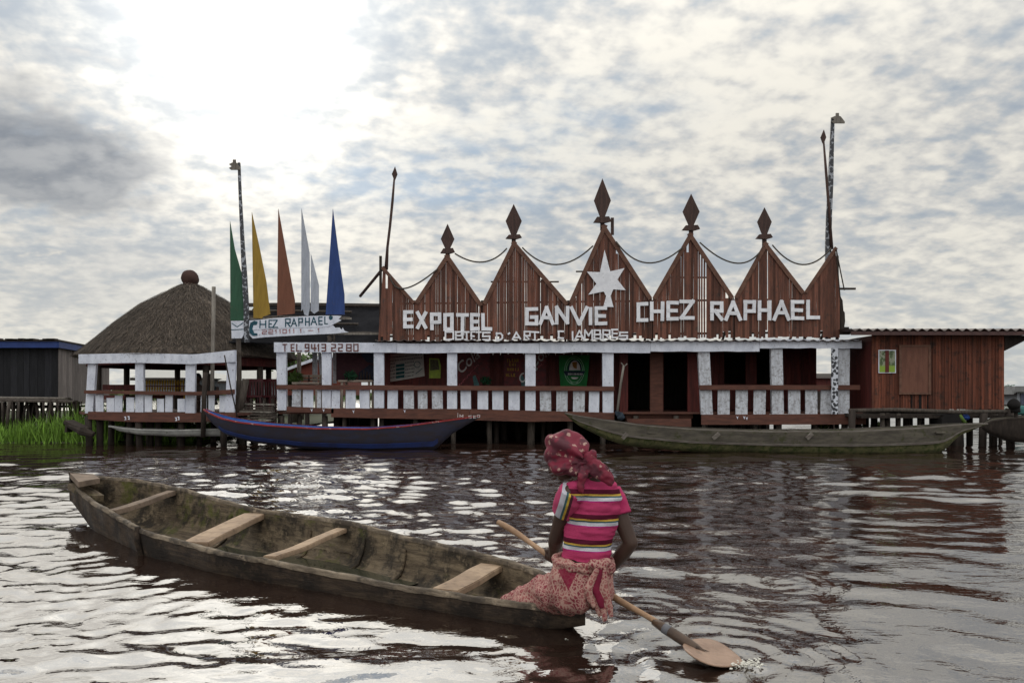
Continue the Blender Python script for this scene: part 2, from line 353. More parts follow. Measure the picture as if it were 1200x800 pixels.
    h1 = q.noise(q.mapping(co, (1.0, 1.6, 1)), 7.5, 3, .55, .4); h2 = q.noise(q.mapping(co, (1.0, 1.5, 1)), 22, 2, .5, .2)
    gust = q.rng(q.noise(co, .5, 3, .6), .38, .62)
    hh = q.m('ADD', h1, q.m('MULTIPLY', h2, q.m('ADD', .03, q.m('MULTIPLY', gust, .14))))
    bp = q.n('ShaderNodeBump'); bp.inputs['Strength'].default_value = .35; bp.inputs['Distance'].default_value = .010
    q.put(bp.inputs['Height'], hh); q.nt.links.new(bp.outputs[0], bs.inputs['Normal'])
    out = q.n('ShaderNodeOutputMaterial'); q.nt.links.new(bs.outputs[0], out.inputs[0])
    me.materials.append(m_); o = bpy.data.objects.new('water', me); sc.collection.objects.link(o); o['kind'] = 'structure'
WATER_IOR = 4.0
make_water()

# ------------------------------------------------------------------ the hotel on stilts
YB = 20.0
hotel = root('hotel_building', (2.0, YB, 0), 'long red timber hotel on stilts with a white veranda and a zigzag slatted gable front', 'hotel')
def wx(x, Y=YB): return (x - 600) / F * Y
def wz(y, Y=YB): return H - (y - HY) / F * Y
# back walls with their door and window openings (pieces butt together round each hole)
YW = 22.2
def wallpx(x0, y0, x1, y1, m_=WALLM, nm='wall', Y=YW, plank=9):
    mb = MB(); x = x0
    while x < x1 - .5:
        w = min(plank * rnd.uniform(.8, 1.2), x1 - x)
        if x1 - (x + w) < 2: w = x1 - x
        mb.pbox(x, y0, x + w - .25, y1, Y + rnd.uniform(0, .012), .06); x += w
    return mb.build(nm, m_, hotel)
wallpx(455, 408, 735, 480); wallpx(762, 408, 778, 481, nm='door_post', plank=20); wallpx(808, 408, 849, 480)
wallpx(905, 408, 957, 480)
wallpx(849, 450, 905, 480); wallpx(874, 410, 887, 450, nm='window_post', plank=20)
wallpx(735, 404, 957, 407.8, nm='lintel', plank=40)
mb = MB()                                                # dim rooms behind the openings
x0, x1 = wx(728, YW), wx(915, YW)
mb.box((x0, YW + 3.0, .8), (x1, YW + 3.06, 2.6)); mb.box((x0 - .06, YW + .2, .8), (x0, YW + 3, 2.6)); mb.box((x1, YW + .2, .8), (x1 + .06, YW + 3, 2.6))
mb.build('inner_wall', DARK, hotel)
mb = MB(); mb.box((wx(957, YW) - .07, YW + .08, .8), (wx(957, YW), 27, 2.6)); mb.box((wx(455, YW), YW + .08, .8), (wx(455, YW) + .06, 27, 2.6))
mb.box((wx(455, YW) + .1, 27.1, .3), (wx(957, YW), 27.15, 2.6)); mb.build('outer_wall', WALLM, hotel)
# deck, roof sheet, tarpaulin wall
mb = MB(); y = YB + .05
while y < 27:
    mb.box((wx(326), y, .76), (wx(1012) , y + .19, .80)); y += .2
mb.build('deck', BROWN, hotel)
mb = MB(); ZR = wz(399) ; xa, xb = wx(441), wx(1006); n = 150
vs = []; 
for i in range(n + 1):
    x = xa + (xb - xa) * i / n; dz = .022 * math.cos(i * math.pi * 2 / 3) + mnoise.noise(Vector((x * 1.3, 0, 0))) * .025
    for (yy, zz) in ((YB - .22, ZR - .01), (27.3, ZR + .12)): vs += [(x, yy, zz + dz), (x, yy, zz + dz - .012)]
fs = []
for i in range(n):
    k = i * 4; fs += [(k, k+2, k+6, k+4), (k+1, k+5, k+7, k+3), (k, k+4, k+5, k+1), (k+2, k+3, k+7, k+6)]
mb.add(vs, fs); mb.build('roof', TIN, hotel)
# white beams
for (x0, y0, x1, y1) in ((465, 402, 632, 413.5), (632.3, 401, 762, 413), (762.3, 399.5, 890, 411.5), (890.3, 397.5, 1010, 408)):
    mb = MB(); N = 10; pts = [(x0 + (x1-x0)*i/N, y0 + rnd.uniform(-.4, .4)) for i in range(N+1)] + [(x1 - (x1-x0)*i/N, y1 + rnd.uniform(-.6, .6)) for i in range(N+1)]
    mb.ppoly(pts, YB - .12, .05); mb.build('beam', WHITE, hotel)
mb = MB(); mb.ppoly([(321, 401), (464.7, 401.5), (464.7, 413), (321, 412.5)], YB - .12, .05); o = mb.build('beam', WHITE, hotel)
REDLET = mat('maroon_number_paint', (.17, .06, .05), rough=.7)
mb = MB(); tx = [('T',331,336.5),('E',340.5,345),('L',347,351),('.',351,354.5),('9',357,362.5),('4',364.5,371),('1',371.5,375),('3',376.5,382),('2',388,393.5),('2',396,401.5),('8',405.5,412),('0',414,420)]
for ch, a, c in tx: glyph(mb, ch, a, 402.7, c, 411.6, YB - .132, 1.25, .008, .1)
lt = mb.build('lettering', REDLET, hotel); lt['label'] = 'maroon painted telephone line reading TEL. 9413 2280'
# posts
for i, (t0, t1, b0, b1, yt, yb) in enumerate([(323.7,335,325,335.5,412.5,480.5),(377,388,377.5,387.5,412.5,478),(438,449.8,438.3,449.8,413,478),(524,535.5,524,535.5,413.5,480),
        (615.5,627.6,615.5,627.6,413,482),(706,719,706.5,719,413,484),(818,831.5,822,835.5,411.5,485.5),(903.5,917,905,918.7,409.5,485.5),(982.5,996,982.5,995.5,408,485.5)]):
    mb = MB(); mb.ppoly([(t0,yt-1),(t1,yt-1),(b1,yb),(b0,yb)], YB - .05, .12); mb.build('post', WHITE if i < 6 else WHITE2, hotel)
# balusters
bl = [(342,352),(355,367),(371.5,376.3),(388.3,398),(405,416.5),(421.6,433),(454,466),(473,485),(490,501),(506.5,519),(540,552),(559.7,572),(577,590),(596,609),(633,646),(652,665),(671.5,685),(690,702)]
for (a, c) in bl:
    mb = MB(); t = rnd.uniform(-.6, .6); mb.ppoly([(a+t,456.5),(c+t,456.5),(c,480+ (a-340)/120),(a,480+(a-340)/120)], YB - .04, .03); mb.build('baluster', WHITE if rnd.random() < .45 else WHITE2, hotel)
for (a, c) in [(841,855),(862,876),(883,897),(924,938),(944,958),(961.5,975)]:
    mb = MB(); t = rnd.uniform(-.6, .6); mb.ppoly([(a+t,456),(c+t,456),(c,486),(a,486)], YB - .04, .03); mb.build('baluster', WHITE2, hotel)
mb = MB(); mb.ppoly([(324,450.7),(450,451.2),(720,452.6),(720,458),(450,456.8),(324,455.8)], YB - .13, .07); mb.build('handrail', BROWN, hotel)
mb = MB(); mb.ppoly([(820,451),(1008,451),(1008,456.5),(820,456.7)], YB - .13, .07); mb.build('handrail', BROWN, hotel)
for pts in ([(336,476),(391,478.5),(391,484),(336,482.5)], [(388,478.3),(550,479),(550,492),(388,488.7)], [(550.3,479),(720,483.5),(720,492.5),(620,494),(550.3,492)], [(822,485.6),(1015,484.6),(1015,497),(822,497.5)]):
    mb = MB(); mb.ppoly(pts, YB - .10, .05); mb.build('skirt_board', BROWN, hotel)
mb = MB()
for (x, y) in ((414,482),(474,481.5),(365,480.5),(379,480.5),(864,489),(872,489),(875,490)): mb.ppoly([(x-1.2,y-1.6),(x+.5,y-.6),(x+1.4,y-2),(x+.4,y+2.2)], YB - .108, .006)
mb.build('paint_mark', WHITE, hotel)
mb = MB(); mb.pbox(733, 484, 812, 490, YB + .25, .3); mb.pbox(735, 490.5, 810, 500, YB + .0, .3); mb.build('door_step', BROWN, hotel)
# door surrounds
for (a, c) in ((726,736),(806,820)):
    mb = MB(); mb.pbox(a, 410, c, 484, YB + .6, .1); mb.build('door_post', WALLM, hotel)
mb = MB(); mb.pbox(762, 410, 777, 484, YB + .6, .1); mb.build('door_post', BROWN, hotel)
# stilts
mb_rows = []
for (x, w) in ((330,6),(352,5),(381,7),(404,5),(437,6),(448,5),(487,6),(532,6),(573,6),(623,9),(668,6),(706,7),(745,6),(792,6),(826,7),(885,5),(913,7),(955,6),(990,8)):
    mb = MB(); Y = YB + rnd.uniform(.1, .35); t = rnd.uniform(-1.5, 1.5)
    mb.tube([px(x + t, 530, Y), px(x + t/2, 505, Y), px(x, 487, Y)], w / 2 / 46, 8); mb.jitter(.015, 3); mb.build('stilt', PILE, hotel, True)
for r_ in range(6):
    for k in range(9):
        mb = MB(); Y = YB + 1.0 + r_ * 1.05 + rnd.uniform(-.25, .25); X = wx(330) + (wx(1000) - wx(330)) * (k + rnd.random() * .8) / 9
        mb.tube([(X, Y, -.5), (X + rnd.uniform(-.06, .06), Y, .76)], rnd.uniform(.05, .09), 6); mb.build('stilt', DARK, hotel, True)
mb = MB(); X = wx(335)                                   # slabs added behind the stilts to block sky light under the deck
while X < wx(960, 22):
    w = rnd.uniform(.15, .4); mb.box((X, 26.3 + rnd.uniform(0,.02), -.4), (X + w, 26.35, .74)); X += w - .01 if rnd.random() < .93 else w + .05
mb.build('light_block_slabs', DARK, hotel)
# --- gables of vertical slats
YG = YB - .02
GY = [((443,400),(449,312),(486,354)), ((486,354),(524,297),(565.5,357)), ((565.5,355),(602,282),(666,355)), ((667,354),(708,262.5),(764,349)), ((765,349),(809,272),(860,348)), ((861,348),(897,283),(943,342)), ((943,342),(979,289),(984,394))]
def base_y(x): return 400 - (x - 443) / 541 * 5
for gi, (A, Pk, B) in enumerate(GY):
    def top(x):
        if gi == 0: return 312 + (x-449)/(486-449)*(354-312) if x > 449 else 400 - (x - 443) / 6 * 88
        if gi == 6 and x > 979: return 289 + (x - 979) / 5 * 60
        return A[1] + (x-A[0])/(Pk[0]-A[0])*(Pk[1]-A[1]) if x < Pk[0] else Pk[1] + (x-Pk[0])/(B[0]-Pk[0])*(B[1]-Pk[1])
    mb = MB(); x = A[0] + .3
    while x < B[0] - .8:
        w = rnd.uniform(2.0, 3.3); w = min(w, B[0] - x); gap = .05 if rnd.random() < .87 else rnd.uniform(.2, .5)
        if rnd.random() < .02: gap = .9
        if gi == 4 and 816 < x < 827: gap = 1.3; w = 1.8
        xa_, xb_ = x, x + w; ty0, ty1 = top(xa_ + .01), top(xb_ - .01); cut = rnd.uniform(0, 1.5) if rnd.random() > .06 else rnd.uniform(2, 20)
        bt = base_y(x) + rnd.uniform(-1.5, 1) - (rnd.uniform(3, 9) if rnd.random() < .12 else 0); t = rnd.uniform(-.25, .25)
        bow = rnd.uniform(-.25, .25)
        if min(ty0, ty1) + cut < bt - 4:
            mb.ppoly([(xa_, bt), (xb_, bt), (xb_+bow, (bt+ty1)/2), (xb_+t*.3, max(ty0, ty1) + cut if cut > 2 else ty1 + .8), (xa_+t*.3, max(ty0, ty1) + cut if cut > 2 else ty0 + .8), (xa_+bow, (bt+ty0)/2)], YG + rnd.uniform(0, .012), .018)
        x += w + gap
    g = mb.build('gable', SLAT, hotel)
    # edge boards
    segs = [] 
    if gi != 0: segs.append((A, Pk))
    if gi != 6: segs.append((Pk, B))
    else: pass
    for (p, q) in segs:
        p, q = Vector(p), Vector(q); dr = (q - p).normalized(); n_ = Vector((-dr.y, dr.x)); n_ = n_ if n_.y > 0 else -n_
        mb = MB(); w = 4.6 if gi not in (0, 6) else 3.6
        mb.ppoly([tuple(p - n_*.4), tuple(q - n_*.4), tuple(q + n_*w), tuple(p + n_*w)], YG - .024 - (.006 if p.x == Pk[0] else 0), .02)
        mb.build('edge_board', TRIM, g)
mb = MB()
for (x0, y0, x1, y1, t) in ((446,356,985,350,2), (446,394,985,389,2.5), (575,330,655,330,1.6), (675,318,742,318,1.6), (779,325,838,325,1.6)):
    mb.ppoly([(x0, y0-t/2), (x1, y1-t/2), (x1, y1+t/2), (x0, y0+t/2)], YG + .035, .04)
mb.build('batten', DARK, hotel)
for x in (446, 486, 565, 666, 764, 860, 943, 981):       # props that hold the gable front up from behind
    mb = MB(); top_ = 352 if x not in (446, 981) else 300
    mb.plank(px(x, top_, YG + .1), px(x, 400, YG + .1), .06, .06, Vector((0, 1, 0))); mb.plank(px(x, 358, YG + .1), Vector((wx(x), YG + 1.2, 2.62)), .05, .05, Vector((1, 0, 0))); mb.build('prop', DARK, hotel)
# diamond finials
for (x, yt, yw, yb, hw, yp, pw, pk) in ((524.5,262,280,291,8,297,8.5,299),(602,239,259,275,9.5,280,9.5,284),(706,209,235,254,10,261,10.5,266),(810,227,248,264,10,270,10.5,274),(896,243,260,274.5,8.5,280,9.8,285)):
    mb = MB(); mb.ppoly([(x,yt),(x+hw,yw),(x+3,yb),(x-3,yb),(x-hw,yw)], YG - .03, .03); f_ = mb.build('finial', FIN, hotel)
    mb = MB(); mb.ppoly([(x-pw*.6,yb),(x+pw*.75,yb-.5),(x+pw,yp-2),(x+pw*.3,yp),(x-pw,yp-.6)], YG - .06, .09); mb.build('finial_base', FIN, f_)
    mb = MB(); mb.pbox(x-2.5, yp, x+2.5, pk+4, YG + .004, .04); mb.build('finial_stem', FIN, f_)
# star
mb = MB(); c = lambda zx, zy: (420 + zx / 3.334, 180 + zy / 3.334)
mb.ppoly([c(*p) for p in ((962,376),(984,460),(1040,447),(1012,492),(1044,533),(996,530),(985,556),(997,599),(957,598),(968,556),(958,538),(898,551),(930,508),(893,461),(944,463))], YG - .055, .025)
mb.pbox(700, 328, 722, 331, YG - .029, .02)
st = mb.build('star', LETW, hotel)
# lettering of nailed white strips
LW = 4.1
for word, lab, L in (
    ('EXPOTEL', 'white strip lettering reading EXPOTEL', [('E',472.5,363.6,484.5,384.6),('X',487.5,364.5,500.5,385.5),('P',504,366,517,387),('O',519.6,366.6,531.8,387.6),('T',534.5,366.8,549.6,393),('E',551,366.6,562.5,387),('L',564,366.6,577,387.2)]),
    ('GANVIE', 'white strip lettering reading GANVIE', [('G',615.4,360,630.6,381),('A',631.5,358.5,649.8,380.5),('N',650.5,358.2,667,380),('V',668,358.5,689.5,381),('I',689.5,359.5,694.8,381),('E',697,359,711.5,381)]),
    ('CHEZ', 'white strip lettering reading CHEZ', [('C',746,354,760,377),('H',762,353,778.5,376),('E',781,352.5,795.5,375.5),('Z',796.5,351,814,374.5)]),
    ('RAPHAEL', 'white strip lettering reading RAPHAEL', [('R',832.5,353,848,375.5),('A',849,352,869.5,376),('P',871.5,351.5,886,375.5),('H',888,351.5,904,375.5),('A',905.5,351.5,926.5,375.5),('E',927,351.5,942.5,374.8),('L',945,351,961,374)])):
    mb = MB()
    for ch, a, y0, c_, y1 in L: glyph(mb, ch, a, y0, c_, y1, YG - .06, LW, .03)
    mb.build('lettering', LETW, hotel)['label'] = lab
small = [('O',521,387.6,532,398.6),('B',533.4,387.8,543,398.6),('J',544,388,550,399),('E',551.2,388,557,399),('T',557.5,388,564.5,399),('S',565,388.5,574.8,399),('D',581,389.5,589.8,399),("'",595,389,598,394),('A',598.5,388.5,612,400),('R',613.5,387.5,622,399.3),('T',621.6,388,632,399.8)]
mb = MB()
for ch, a, y0, c_, y1 in small: glyph(mb, ch, a, y0, c_, y1, YG - .085, 1.9, .03, .3)
mb.build('lettering', LETW, hotel)['label'] = "small white strip lettering reading OBJETS D'ART"
mb = MB()
for ch, a, y0, c_, y1 in [('C',653.7,387.3,661,397),('I',669.5,388,672.5,398.5),('A',673,386.5,685,398.5),('M',684.5,386,695,398),('B',695.8,386,705,397.5),('R',706,386,715.5,397.5),('E',716.5,385,724.5,396.5),('S',725.5,388.5,736,398)]: glyph(mb, ch, a, y0, c_, y1, YG - .085, 1.9, .03, .3)
mb.build('lettering', LETW, hotel)['label'] = 'small white strip lettering reading CHAMBRES with part of its H fallen off'
# ropes slung between the peaks
GR = 'ropes slung between the gable peaks'
for i, (x0, y0, xm, ym, x1, y1, l) in enumerate([(457,323,474,338,513,315,'short slack rope running from the leftmost half gable to the next one'),(533,297,566,307,594,291,'dark rope slung between the first and second full gable peaks'),(612,290,652,310,695,288,'dark rope slung from the second full gable up to the star gable'),
        (722,283,758,308,800,290,'dark rope slung from the star gable to the peak over the word CHEZ'),(820,284,860,308,890,296,'dark rope slung between the two full gables over the word RAPHAEL'),(905,287,940,310,974,291,'dark rope slung from the last diamond finial to the right end of the front')]):
    mb = MB(); pts = []
    for k in range(17):
        t = k / 16; yy = (1-t)**2*y0 + 2*t*(1-t)*(2*ym-(y0+y1)/2) + t*t*y1; xx = (1-t)**2*x0 + 2*t*(1-t)*(2*xm-(x0+x1)/2) + t*t*x1; pts.append(px(xx, yy, YG - .06))
    mb.tube(pts, .019, 6); tag(mb.build('rope', ROPE, None, True), l, 'rope', GR)
# spears, giraffe-headed poles, brace and end bracket
def spear(name, pts, lab, w=.045, tip=(0,0,0)):
    r_ = root(name, px(*pts[-1], YG + .1), lab, 'spear', 'spears standing at the ends of the front')
    mb = MB(); mb.tube([px(x, y, YG + .1) for x, y in pts], [.022] + [.034] * (len(pts) - 2) + [.05], 7); mb.build('shaft', FIN, r_, True)
    x, y = pts[0]; mb = MB(); mb.ppoly([(x+.6,y-11),(x+3.4,y-2),(x+.6,y+5),(x-.6,y+5),(x-3.2,y-2)], YG + .08, .035); mb.build('spearhead', FIN, r_)
spear('spear', [(462.3,206),(460,235),(457,265),(454,290),(452.5,316)], 'tall spear with a diamond tip leaning over the left end of the gables')
spear('spear', [(965,163),(968,200),(971,240),(974.5,292)], 'tall spear with a diamond tip beside the speckled pole at the right end')
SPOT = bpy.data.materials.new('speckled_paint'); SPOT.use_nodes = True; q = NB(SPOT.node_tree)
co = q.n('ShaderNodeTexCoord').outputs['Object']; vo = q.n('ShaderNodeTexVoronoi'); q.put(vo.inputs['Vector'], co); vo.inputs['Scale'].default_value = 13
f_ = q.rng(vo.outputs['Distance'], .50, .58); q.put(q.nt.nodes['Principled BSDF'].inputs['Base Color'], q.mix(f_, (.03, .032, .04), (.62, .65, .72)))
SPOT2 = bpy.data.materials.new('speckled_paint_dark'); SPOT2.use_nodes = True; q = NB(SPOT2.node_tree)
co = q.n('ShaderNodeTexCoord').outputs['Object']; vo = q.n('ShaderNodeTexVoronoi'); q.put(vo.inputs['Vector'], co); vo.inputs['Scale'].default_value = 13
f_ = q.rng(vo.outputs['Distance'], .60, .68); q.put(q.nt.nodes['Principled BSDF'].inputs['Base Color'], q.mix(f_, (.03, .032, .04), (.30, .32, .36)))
def giraffe(pts, hx, hy, s, lab, low=None, pushed=.32):
    r_ = root('carved_pole', px(*pts[-1][:2], YG - .16), lab, 'pole', 'speckled poles with carved animal heads')
    mb = MB(); n = len(pts)
    for i in range(n - 1):
        (x0, y0, w0), (x1, y1, w1) = pts[i], pts[i+1]; mb.ppoly([(x0-w0/2,y0),(x0+w0/2,y0),(x1+w1/2,y1),(x1-w1/2,y1)], YG - .22, .045)
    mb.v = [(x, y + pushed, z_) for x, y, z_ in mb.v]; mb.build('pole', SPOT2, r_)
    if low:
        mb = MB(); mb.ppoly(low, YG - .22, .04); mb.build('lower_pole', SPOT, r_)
    S = s; mb = MB(); mb.ppoly([(hx-8*S,hy-1.5),(hx-3*S,hy-3.5),(hx-1.8,hy-3.5),(hx-1.8,hy-7),(hx+1.8,hy-7),(hx+1.8,hy-3.6),(hx+4*S,hy-3),(hx+9*S,hy+3),(hx+9*S,hy+5),(hx-5*S,hy+5),(hx-8*S,hy+3),(hx-4*S,hy+1)], YG - .25 + pushed, .03)
    mb.build('carved_head', GREY, r_)
giraffe([(274.6,186,3),(276,225,3.4),(277.5,255,4),(279,285,4.6),(281,318,6),(283,352,6),(284,400,6)], 274.5, 194, .8, 'speckled pole with a carved beaked head rising behind the green pennant')
giraffe([(982.4,133,3.8),(980.8,175,5),(979.8,210,6),(978,245,6.6),(977,280,7),(976.5,330,7),(976.5,396,6.5)], 981.5, 139.5, .95, 'speckled pole with a carved beaked head standing at the right end of the front', [(974.6,408),(982.2,408),(982,485),(974.8,485)])
mb = MB(); mb.tube([px(450, 313, YG + .1), px(422, 347, YG + 1.0)], .04, 6); mb.build('brace', FIN, hotel)
mb = MB(); mb.pbox(716, 255, 719.5, 275, YG + .1, .06); mb.build('brace', FIN, hotel)
mb = MB(); mb.pbox(983, 337, 1003, 339.3, YG + .02, .05); mb.tube([px(980,292,YG-.05), px(985,318,YG-.05), px(989.5,340,YG-.05)], .016, 5); mb.tube([px(980.5,296,YG-.05), px(983,330,YG-.05), px(984.5,347,YG-.05)], .014, 5)
mb.ppoly([(984,345),(987.5,352),(988.5,364),(990,366),(990.5,376),(988.5,390),(985,392)], YG + .02, .04); mb.pbox(983, 383, 995, 386.5, YG + .07, .04); mb.pbox(984, 389, 996, 392, YG + .0, .04)
mb.build('end_bracket', DARK, hotel)
# tarpaulin roof over the open corner, with poles lying on it
mb = MB(); N = 14; M_ = 6
vs = []
for i in range(N + 1):
    for j in range(M_ + 1):
        X = -7.3 + (-3.25 + 7.3) * i / N; t = j / M_; vs.append((X, 20.3 + 2.4 * t, 2.58 + 1.22 * t + .05 * mnoise.noise(Vector((X*2, t*4, 0)))))
mb.add(vs, [(i*(M_+1)+j, (i+1)*(M_+1)+j, (i+1)*(M_+1)+j+1, i*(M_+1)+j+1) for i in range(N) for j in range(M_)]); tp = mb.build('tarpaulin_roof', TARP, hotel)
mo = tp.modifiers.new('s', 'SOLIDIFY'); mo.thickness = .03
for (x0, x1, y, Y) in ((256,446,347,22.5),(262,446,350.5,22.4),(254,412,357,22.0),(260,410,365,21.6),(262,420,374,21.2),(404,448,385,20.6)):
    mb = MB(); z0 = 2.66 + (Y - 20.3) / 2.4 * 1.22; a = px(x0, y, Y); c_ = px(x1, y, Y); mb.tube([(a.x, Y, z0 + .01), ((a.x+c_.x)/2, Y, z0 + .03), (c_.x, Y, z0)], .035, 6); mb.build('roof_pole', PILE if y > 352 else DARK, hotel)
mb = MB(); mb.ppoly([(394,405),(440,405),(440,446),(394,446)], 21.6, .05); mb.build('hanging_cloth', mat('maroon_cloth', (.085, .035, .042), (.05, .02, .028), .9, 3), hotel)
mb = MB(); mb.ppoly([(423,416),(431,408),(440,414),(440,426),(430,424)], 21.55, .02); mb.ppoly([(428,431),(433,427),(440,430),(440,446),(419,446),(421,436)], 21.55, .02); mb.build('dark_motif', mat('ink_blue', (.022, .024, .045)), hotel)
mb = MB(); mb.pbox(437, 404, 457, 480, 21.7, .05); mb.build('wall', WALLM, hotel)
for (x0, x1) in ((366,371.5),(372.5,376),(390,394)):
    mb = MB(); mb.ppoly([(x0,413),(x1,413),(x1+ (3 if x0==372.5 else 0),449),(x0 + (3 if x0==372.5 else 0),449)], 21.9, .06); mb.build('inner_post', WHITE2, hotel)
# ------------------------------------------------------------------ sign and pennants
def paint(n, c, **k): return mat(n, c, tuple(v * .72 for v in c), .7, 4, (3, 3, .5), bump=.05, **k)
SY = 20.15
GP = 'coloured wooden pennant boards above the fish sign'
for pts, col, lab, seam in (
    ([(269.4,259),(275,292),(283,320),(288,342),(289.5,375.5),(270,375.5)], (.035,.105,.06), 'tall pointed green board, leftmost of the pennant boards', None),
    ([(295,248.5),(304,290),(312,330),(316.6,368),(308,371),(307,373),(297,372.5)], (.34,.215,.035), 'tall pointed yellow board beside the green one', 306),
    ([(326,244.5),(336,300),(345.5,352),(345.3,367.5),(324.7,369.5)], (.19,.075,.045), 'tall pointed orange brown board between the yellow and white ones', None),
    ([(353.2,244),(362.6,296),(363,361),(361,370),(356.5,368.5),(355,362),(353,364.5)], (.42,.45,.52), 'tall pointed pale grey board with a ragged foot', None),
    ([(364.3,297.5),(373.6,334),(373.3,364),(368,367.5),(364,364)], (.45,.48,.55), 'short pale grey shard fixed against the taller pale board', None),
    ([(390,244.6),(396.5,295),(403.6,345),(403.7,368.5),(381.6,368.5)], (.030,.065,.22), 'tall pointed blue board, rightmost of the pennant boards', None)):
    mb = MB()
    if seam:
        mb.ppoly([p for p in pts if p[0] <= seam] + [(seam, 373)], SY, .025) if False else mb.ppoly(pts, SY, .025)
    else: mb.ppoly(pts, SY, .025)
    mb.v = [(x, y, z_) for x, y, z_ in mb.v]
    tag(mb.build('pennant_board', paint('paint_' + lab.split()[2 if 'board' not in lab.split()[2] else 1], col, dirt=(.10,.08,.06), dirt_lo=.6, dirt_hi=.75)), lab, 'pennant', GP)
fs_ = root('fish_sign', px(330, 390, SY), 'white fish-shaped board sign painted CHEZ RAPHAEL with a phone row under it', 'sign')
mb = MB(); z = lambda X, Y_: (260 + X / 8, 360 + Y_ / 8)
mb.ppoly([z(*p) for p in ((85,128),(215,125),(345,118),(500,100),(760,84),(930,78),(1080,78),(1122,82),(1095,108),(1120,122),(1062,150),(1010,178),(940,186),(700,190),(400,204),(310,210),(235,212),(222,224),(185,290),(92,292))], SY - .06, .025)
mb.build('board', WHITE, fs_)
mb = MB(); mb.ppoly([z(*p) for p in ((232,215),(400,206),(700,192),(940,188),(1042,168),(1062,192),(1100,188),(1122,212),(1132,190),(1150,222),(1190,232),(1060,246),(700,262),(400,280),(290,292),(262,265))], SY - .05, .025)
mb.build('board', WHITE, fs_)
TEAL = mat('teal_paint', (.018,.09,.13), rough=.7); PINK = mat('faded_red_paint', (.38,.16,.16), rough=.7)
mb = MB()
for ch, a, y0, c_, y1 in (('H',304,375.3,312,384.5),('E',314.5,374.5,319,384.2),('Z',319,374.5,325.5,384),('R',334,373,340.5,383),('A',341,373,348,382.6),('P',349.5,372.3,355,382),('H',357.5,372,363,381.8),('A',364,371,371.5,381),('E',373,370.8,378,380.5),('L',380,370.5,384,380)): glyph(mb, ch, a, y0, c_, y1, SY - .062, 1.35, .008, .15)
mb.ppoly([(302,377),(298,375.5),(293.5,378),(292,384),(292.5,390),(296,393.3),(301.5,393),(301.5,390.5),(297.5,390),(295.8,385),(297,381),(301,380.5)], SY - .064, .006)
for (x, y) in ((289.3,375.5),(291.2,375.2)): mb.ppoly([(x,y),(x+.9,y),(x+.6,y+3)], SY - .064, .006)
mb.ppoly([(385.5,370.3),(388,369.5),(390,371),(389.5,374),(387,375),(385.5,373.5)], SY - .064, .006)
for (p, q_) in (((271.5,378.5),(278,383)),((278,383),(285,378)),((271,386.3),(287,385.6))): mb.plank(px(*p, SY-.064), px(*q_, SY-.064), .018, .006, Vector((0,1,0)))
lt = mb.build('lettering', TEAL, fs_); lt['label'] = 'teal painted lettering reading CHEZ RAPHAEL with a large C'
mb = MB()
for ch, a, c_ in (('2',307,312.5),('2',314.5,320),('1',322,325),('1',327,329.5),('0',331,336),('1',338,341),('1',343,345.5),('1',351,354),('-',361,367),('1',372,375)):
    k = (a - 307) / 68; glyph(mb, ch, a, 386.5 - 2.2*k, c_, 391.5 - 2.4*k, SY - .054, .85, .006, .1)
mb.build('lettering', PINK, fs_)['label'] = 'faded pink painted row of digits'
for (x, y0, y1, w, m_) in ((279.5,396,488,6,PILE),(386,393,401,6,PILE),(391,391,401,2.5,PILE)):
    mb = MB(); mb.tube([px(x, y0, SY+.1), px(x+.8, (y0+y1)/2, SY+.1), px(x, y1, SY+.1)], w/2/46, 8); mb.build('support_post', m_, fs_, True)
mb = MB(); mb.pbox(284, 372, 412, 374.2, SY + .03, .04); mb.plank(px(386,391,SY+.05), px(446,391,YB+.3), .05, .04, Vector((0,1,0))); mb.build('backing_rail', GREY, fs_)

# ------------------------------------------------------------------ posters on the veranda wall
def hung(name, pts, Y, m_, lab, cat, dep=.02, group=None):
    r_ = root(name, px(*pts[0], Y), lab, cat, group); mb = MB(); mb.ppoly(pts, Y, dep); mb.build('sheet', m_, r_); return r_
Yp = YW - .05
INK = mat('faded_ink', (.07,.085,.09), rough=.8, bump=0); INKT = mat('teal_ink', (.03,.13,.14), rough=.8, bump=0)
nb = hung('notice_board', [(451,415),(496,411.5),(497.5,440.5),(456,447.5)], Yp, mat('grey_board', (.58,.57,.53), (.45,.44,.42), .8), 'tilted grey board of faded handwritten lines at the left of the veranda wall', 'notice board')
def scrawl(mb, x0, y0, x1, y1, Y, h):
    x = x0
    while x < x1:
        w = rnd.uniform(.5, 1.5); yy = y0 + (y1 - y0) * (x - x0) / (x1 - x0)
        mb.ppoly([(x, yy + rnd.uniform(-.2, .2)), (x + w*.4, yy - h), (x + w, yy - h*.3), (x + w*.7, yy + .3)], Y, .004); x += w + rnd.uniform(.1, .7)
mb = MB()
for k in range(7):
    y0 = 418 + k * 4.0 ; scrawl(mb, 455, y0 + 1.5, 463 if k > 1 else 494, y0 - (0 if k > 1 else 2.6), Yp - .005, 1.6)
    if k > 1: scrawl(mb, 475, y0 - .5, 485, y0 - 2, Yp - .005, 1.6)
mb.build('writing', INK, nb)
mb = MB()
for k in range(4): mb.ppoly([(464,427+k*4.4),(474,425.6+k*4.4),(474,429+k*4.4),(464,430.3+k*4.4)], Yp - .005, .004)
ct = px(489, 427, Yp); pts = [(ct.x + .085*math.cos(a*.5), Yp - .004, ct.z + .085*math.sin(a*.5)) for a in range(13)]; mb.tube(pts, .009, 5)
mb.tube([px(487,438,Yp-.004), px(492,434,Yp-.004), px(495,431.5,Yp-.004)], .009, 5); mb.build('emblem', INKT, nb)
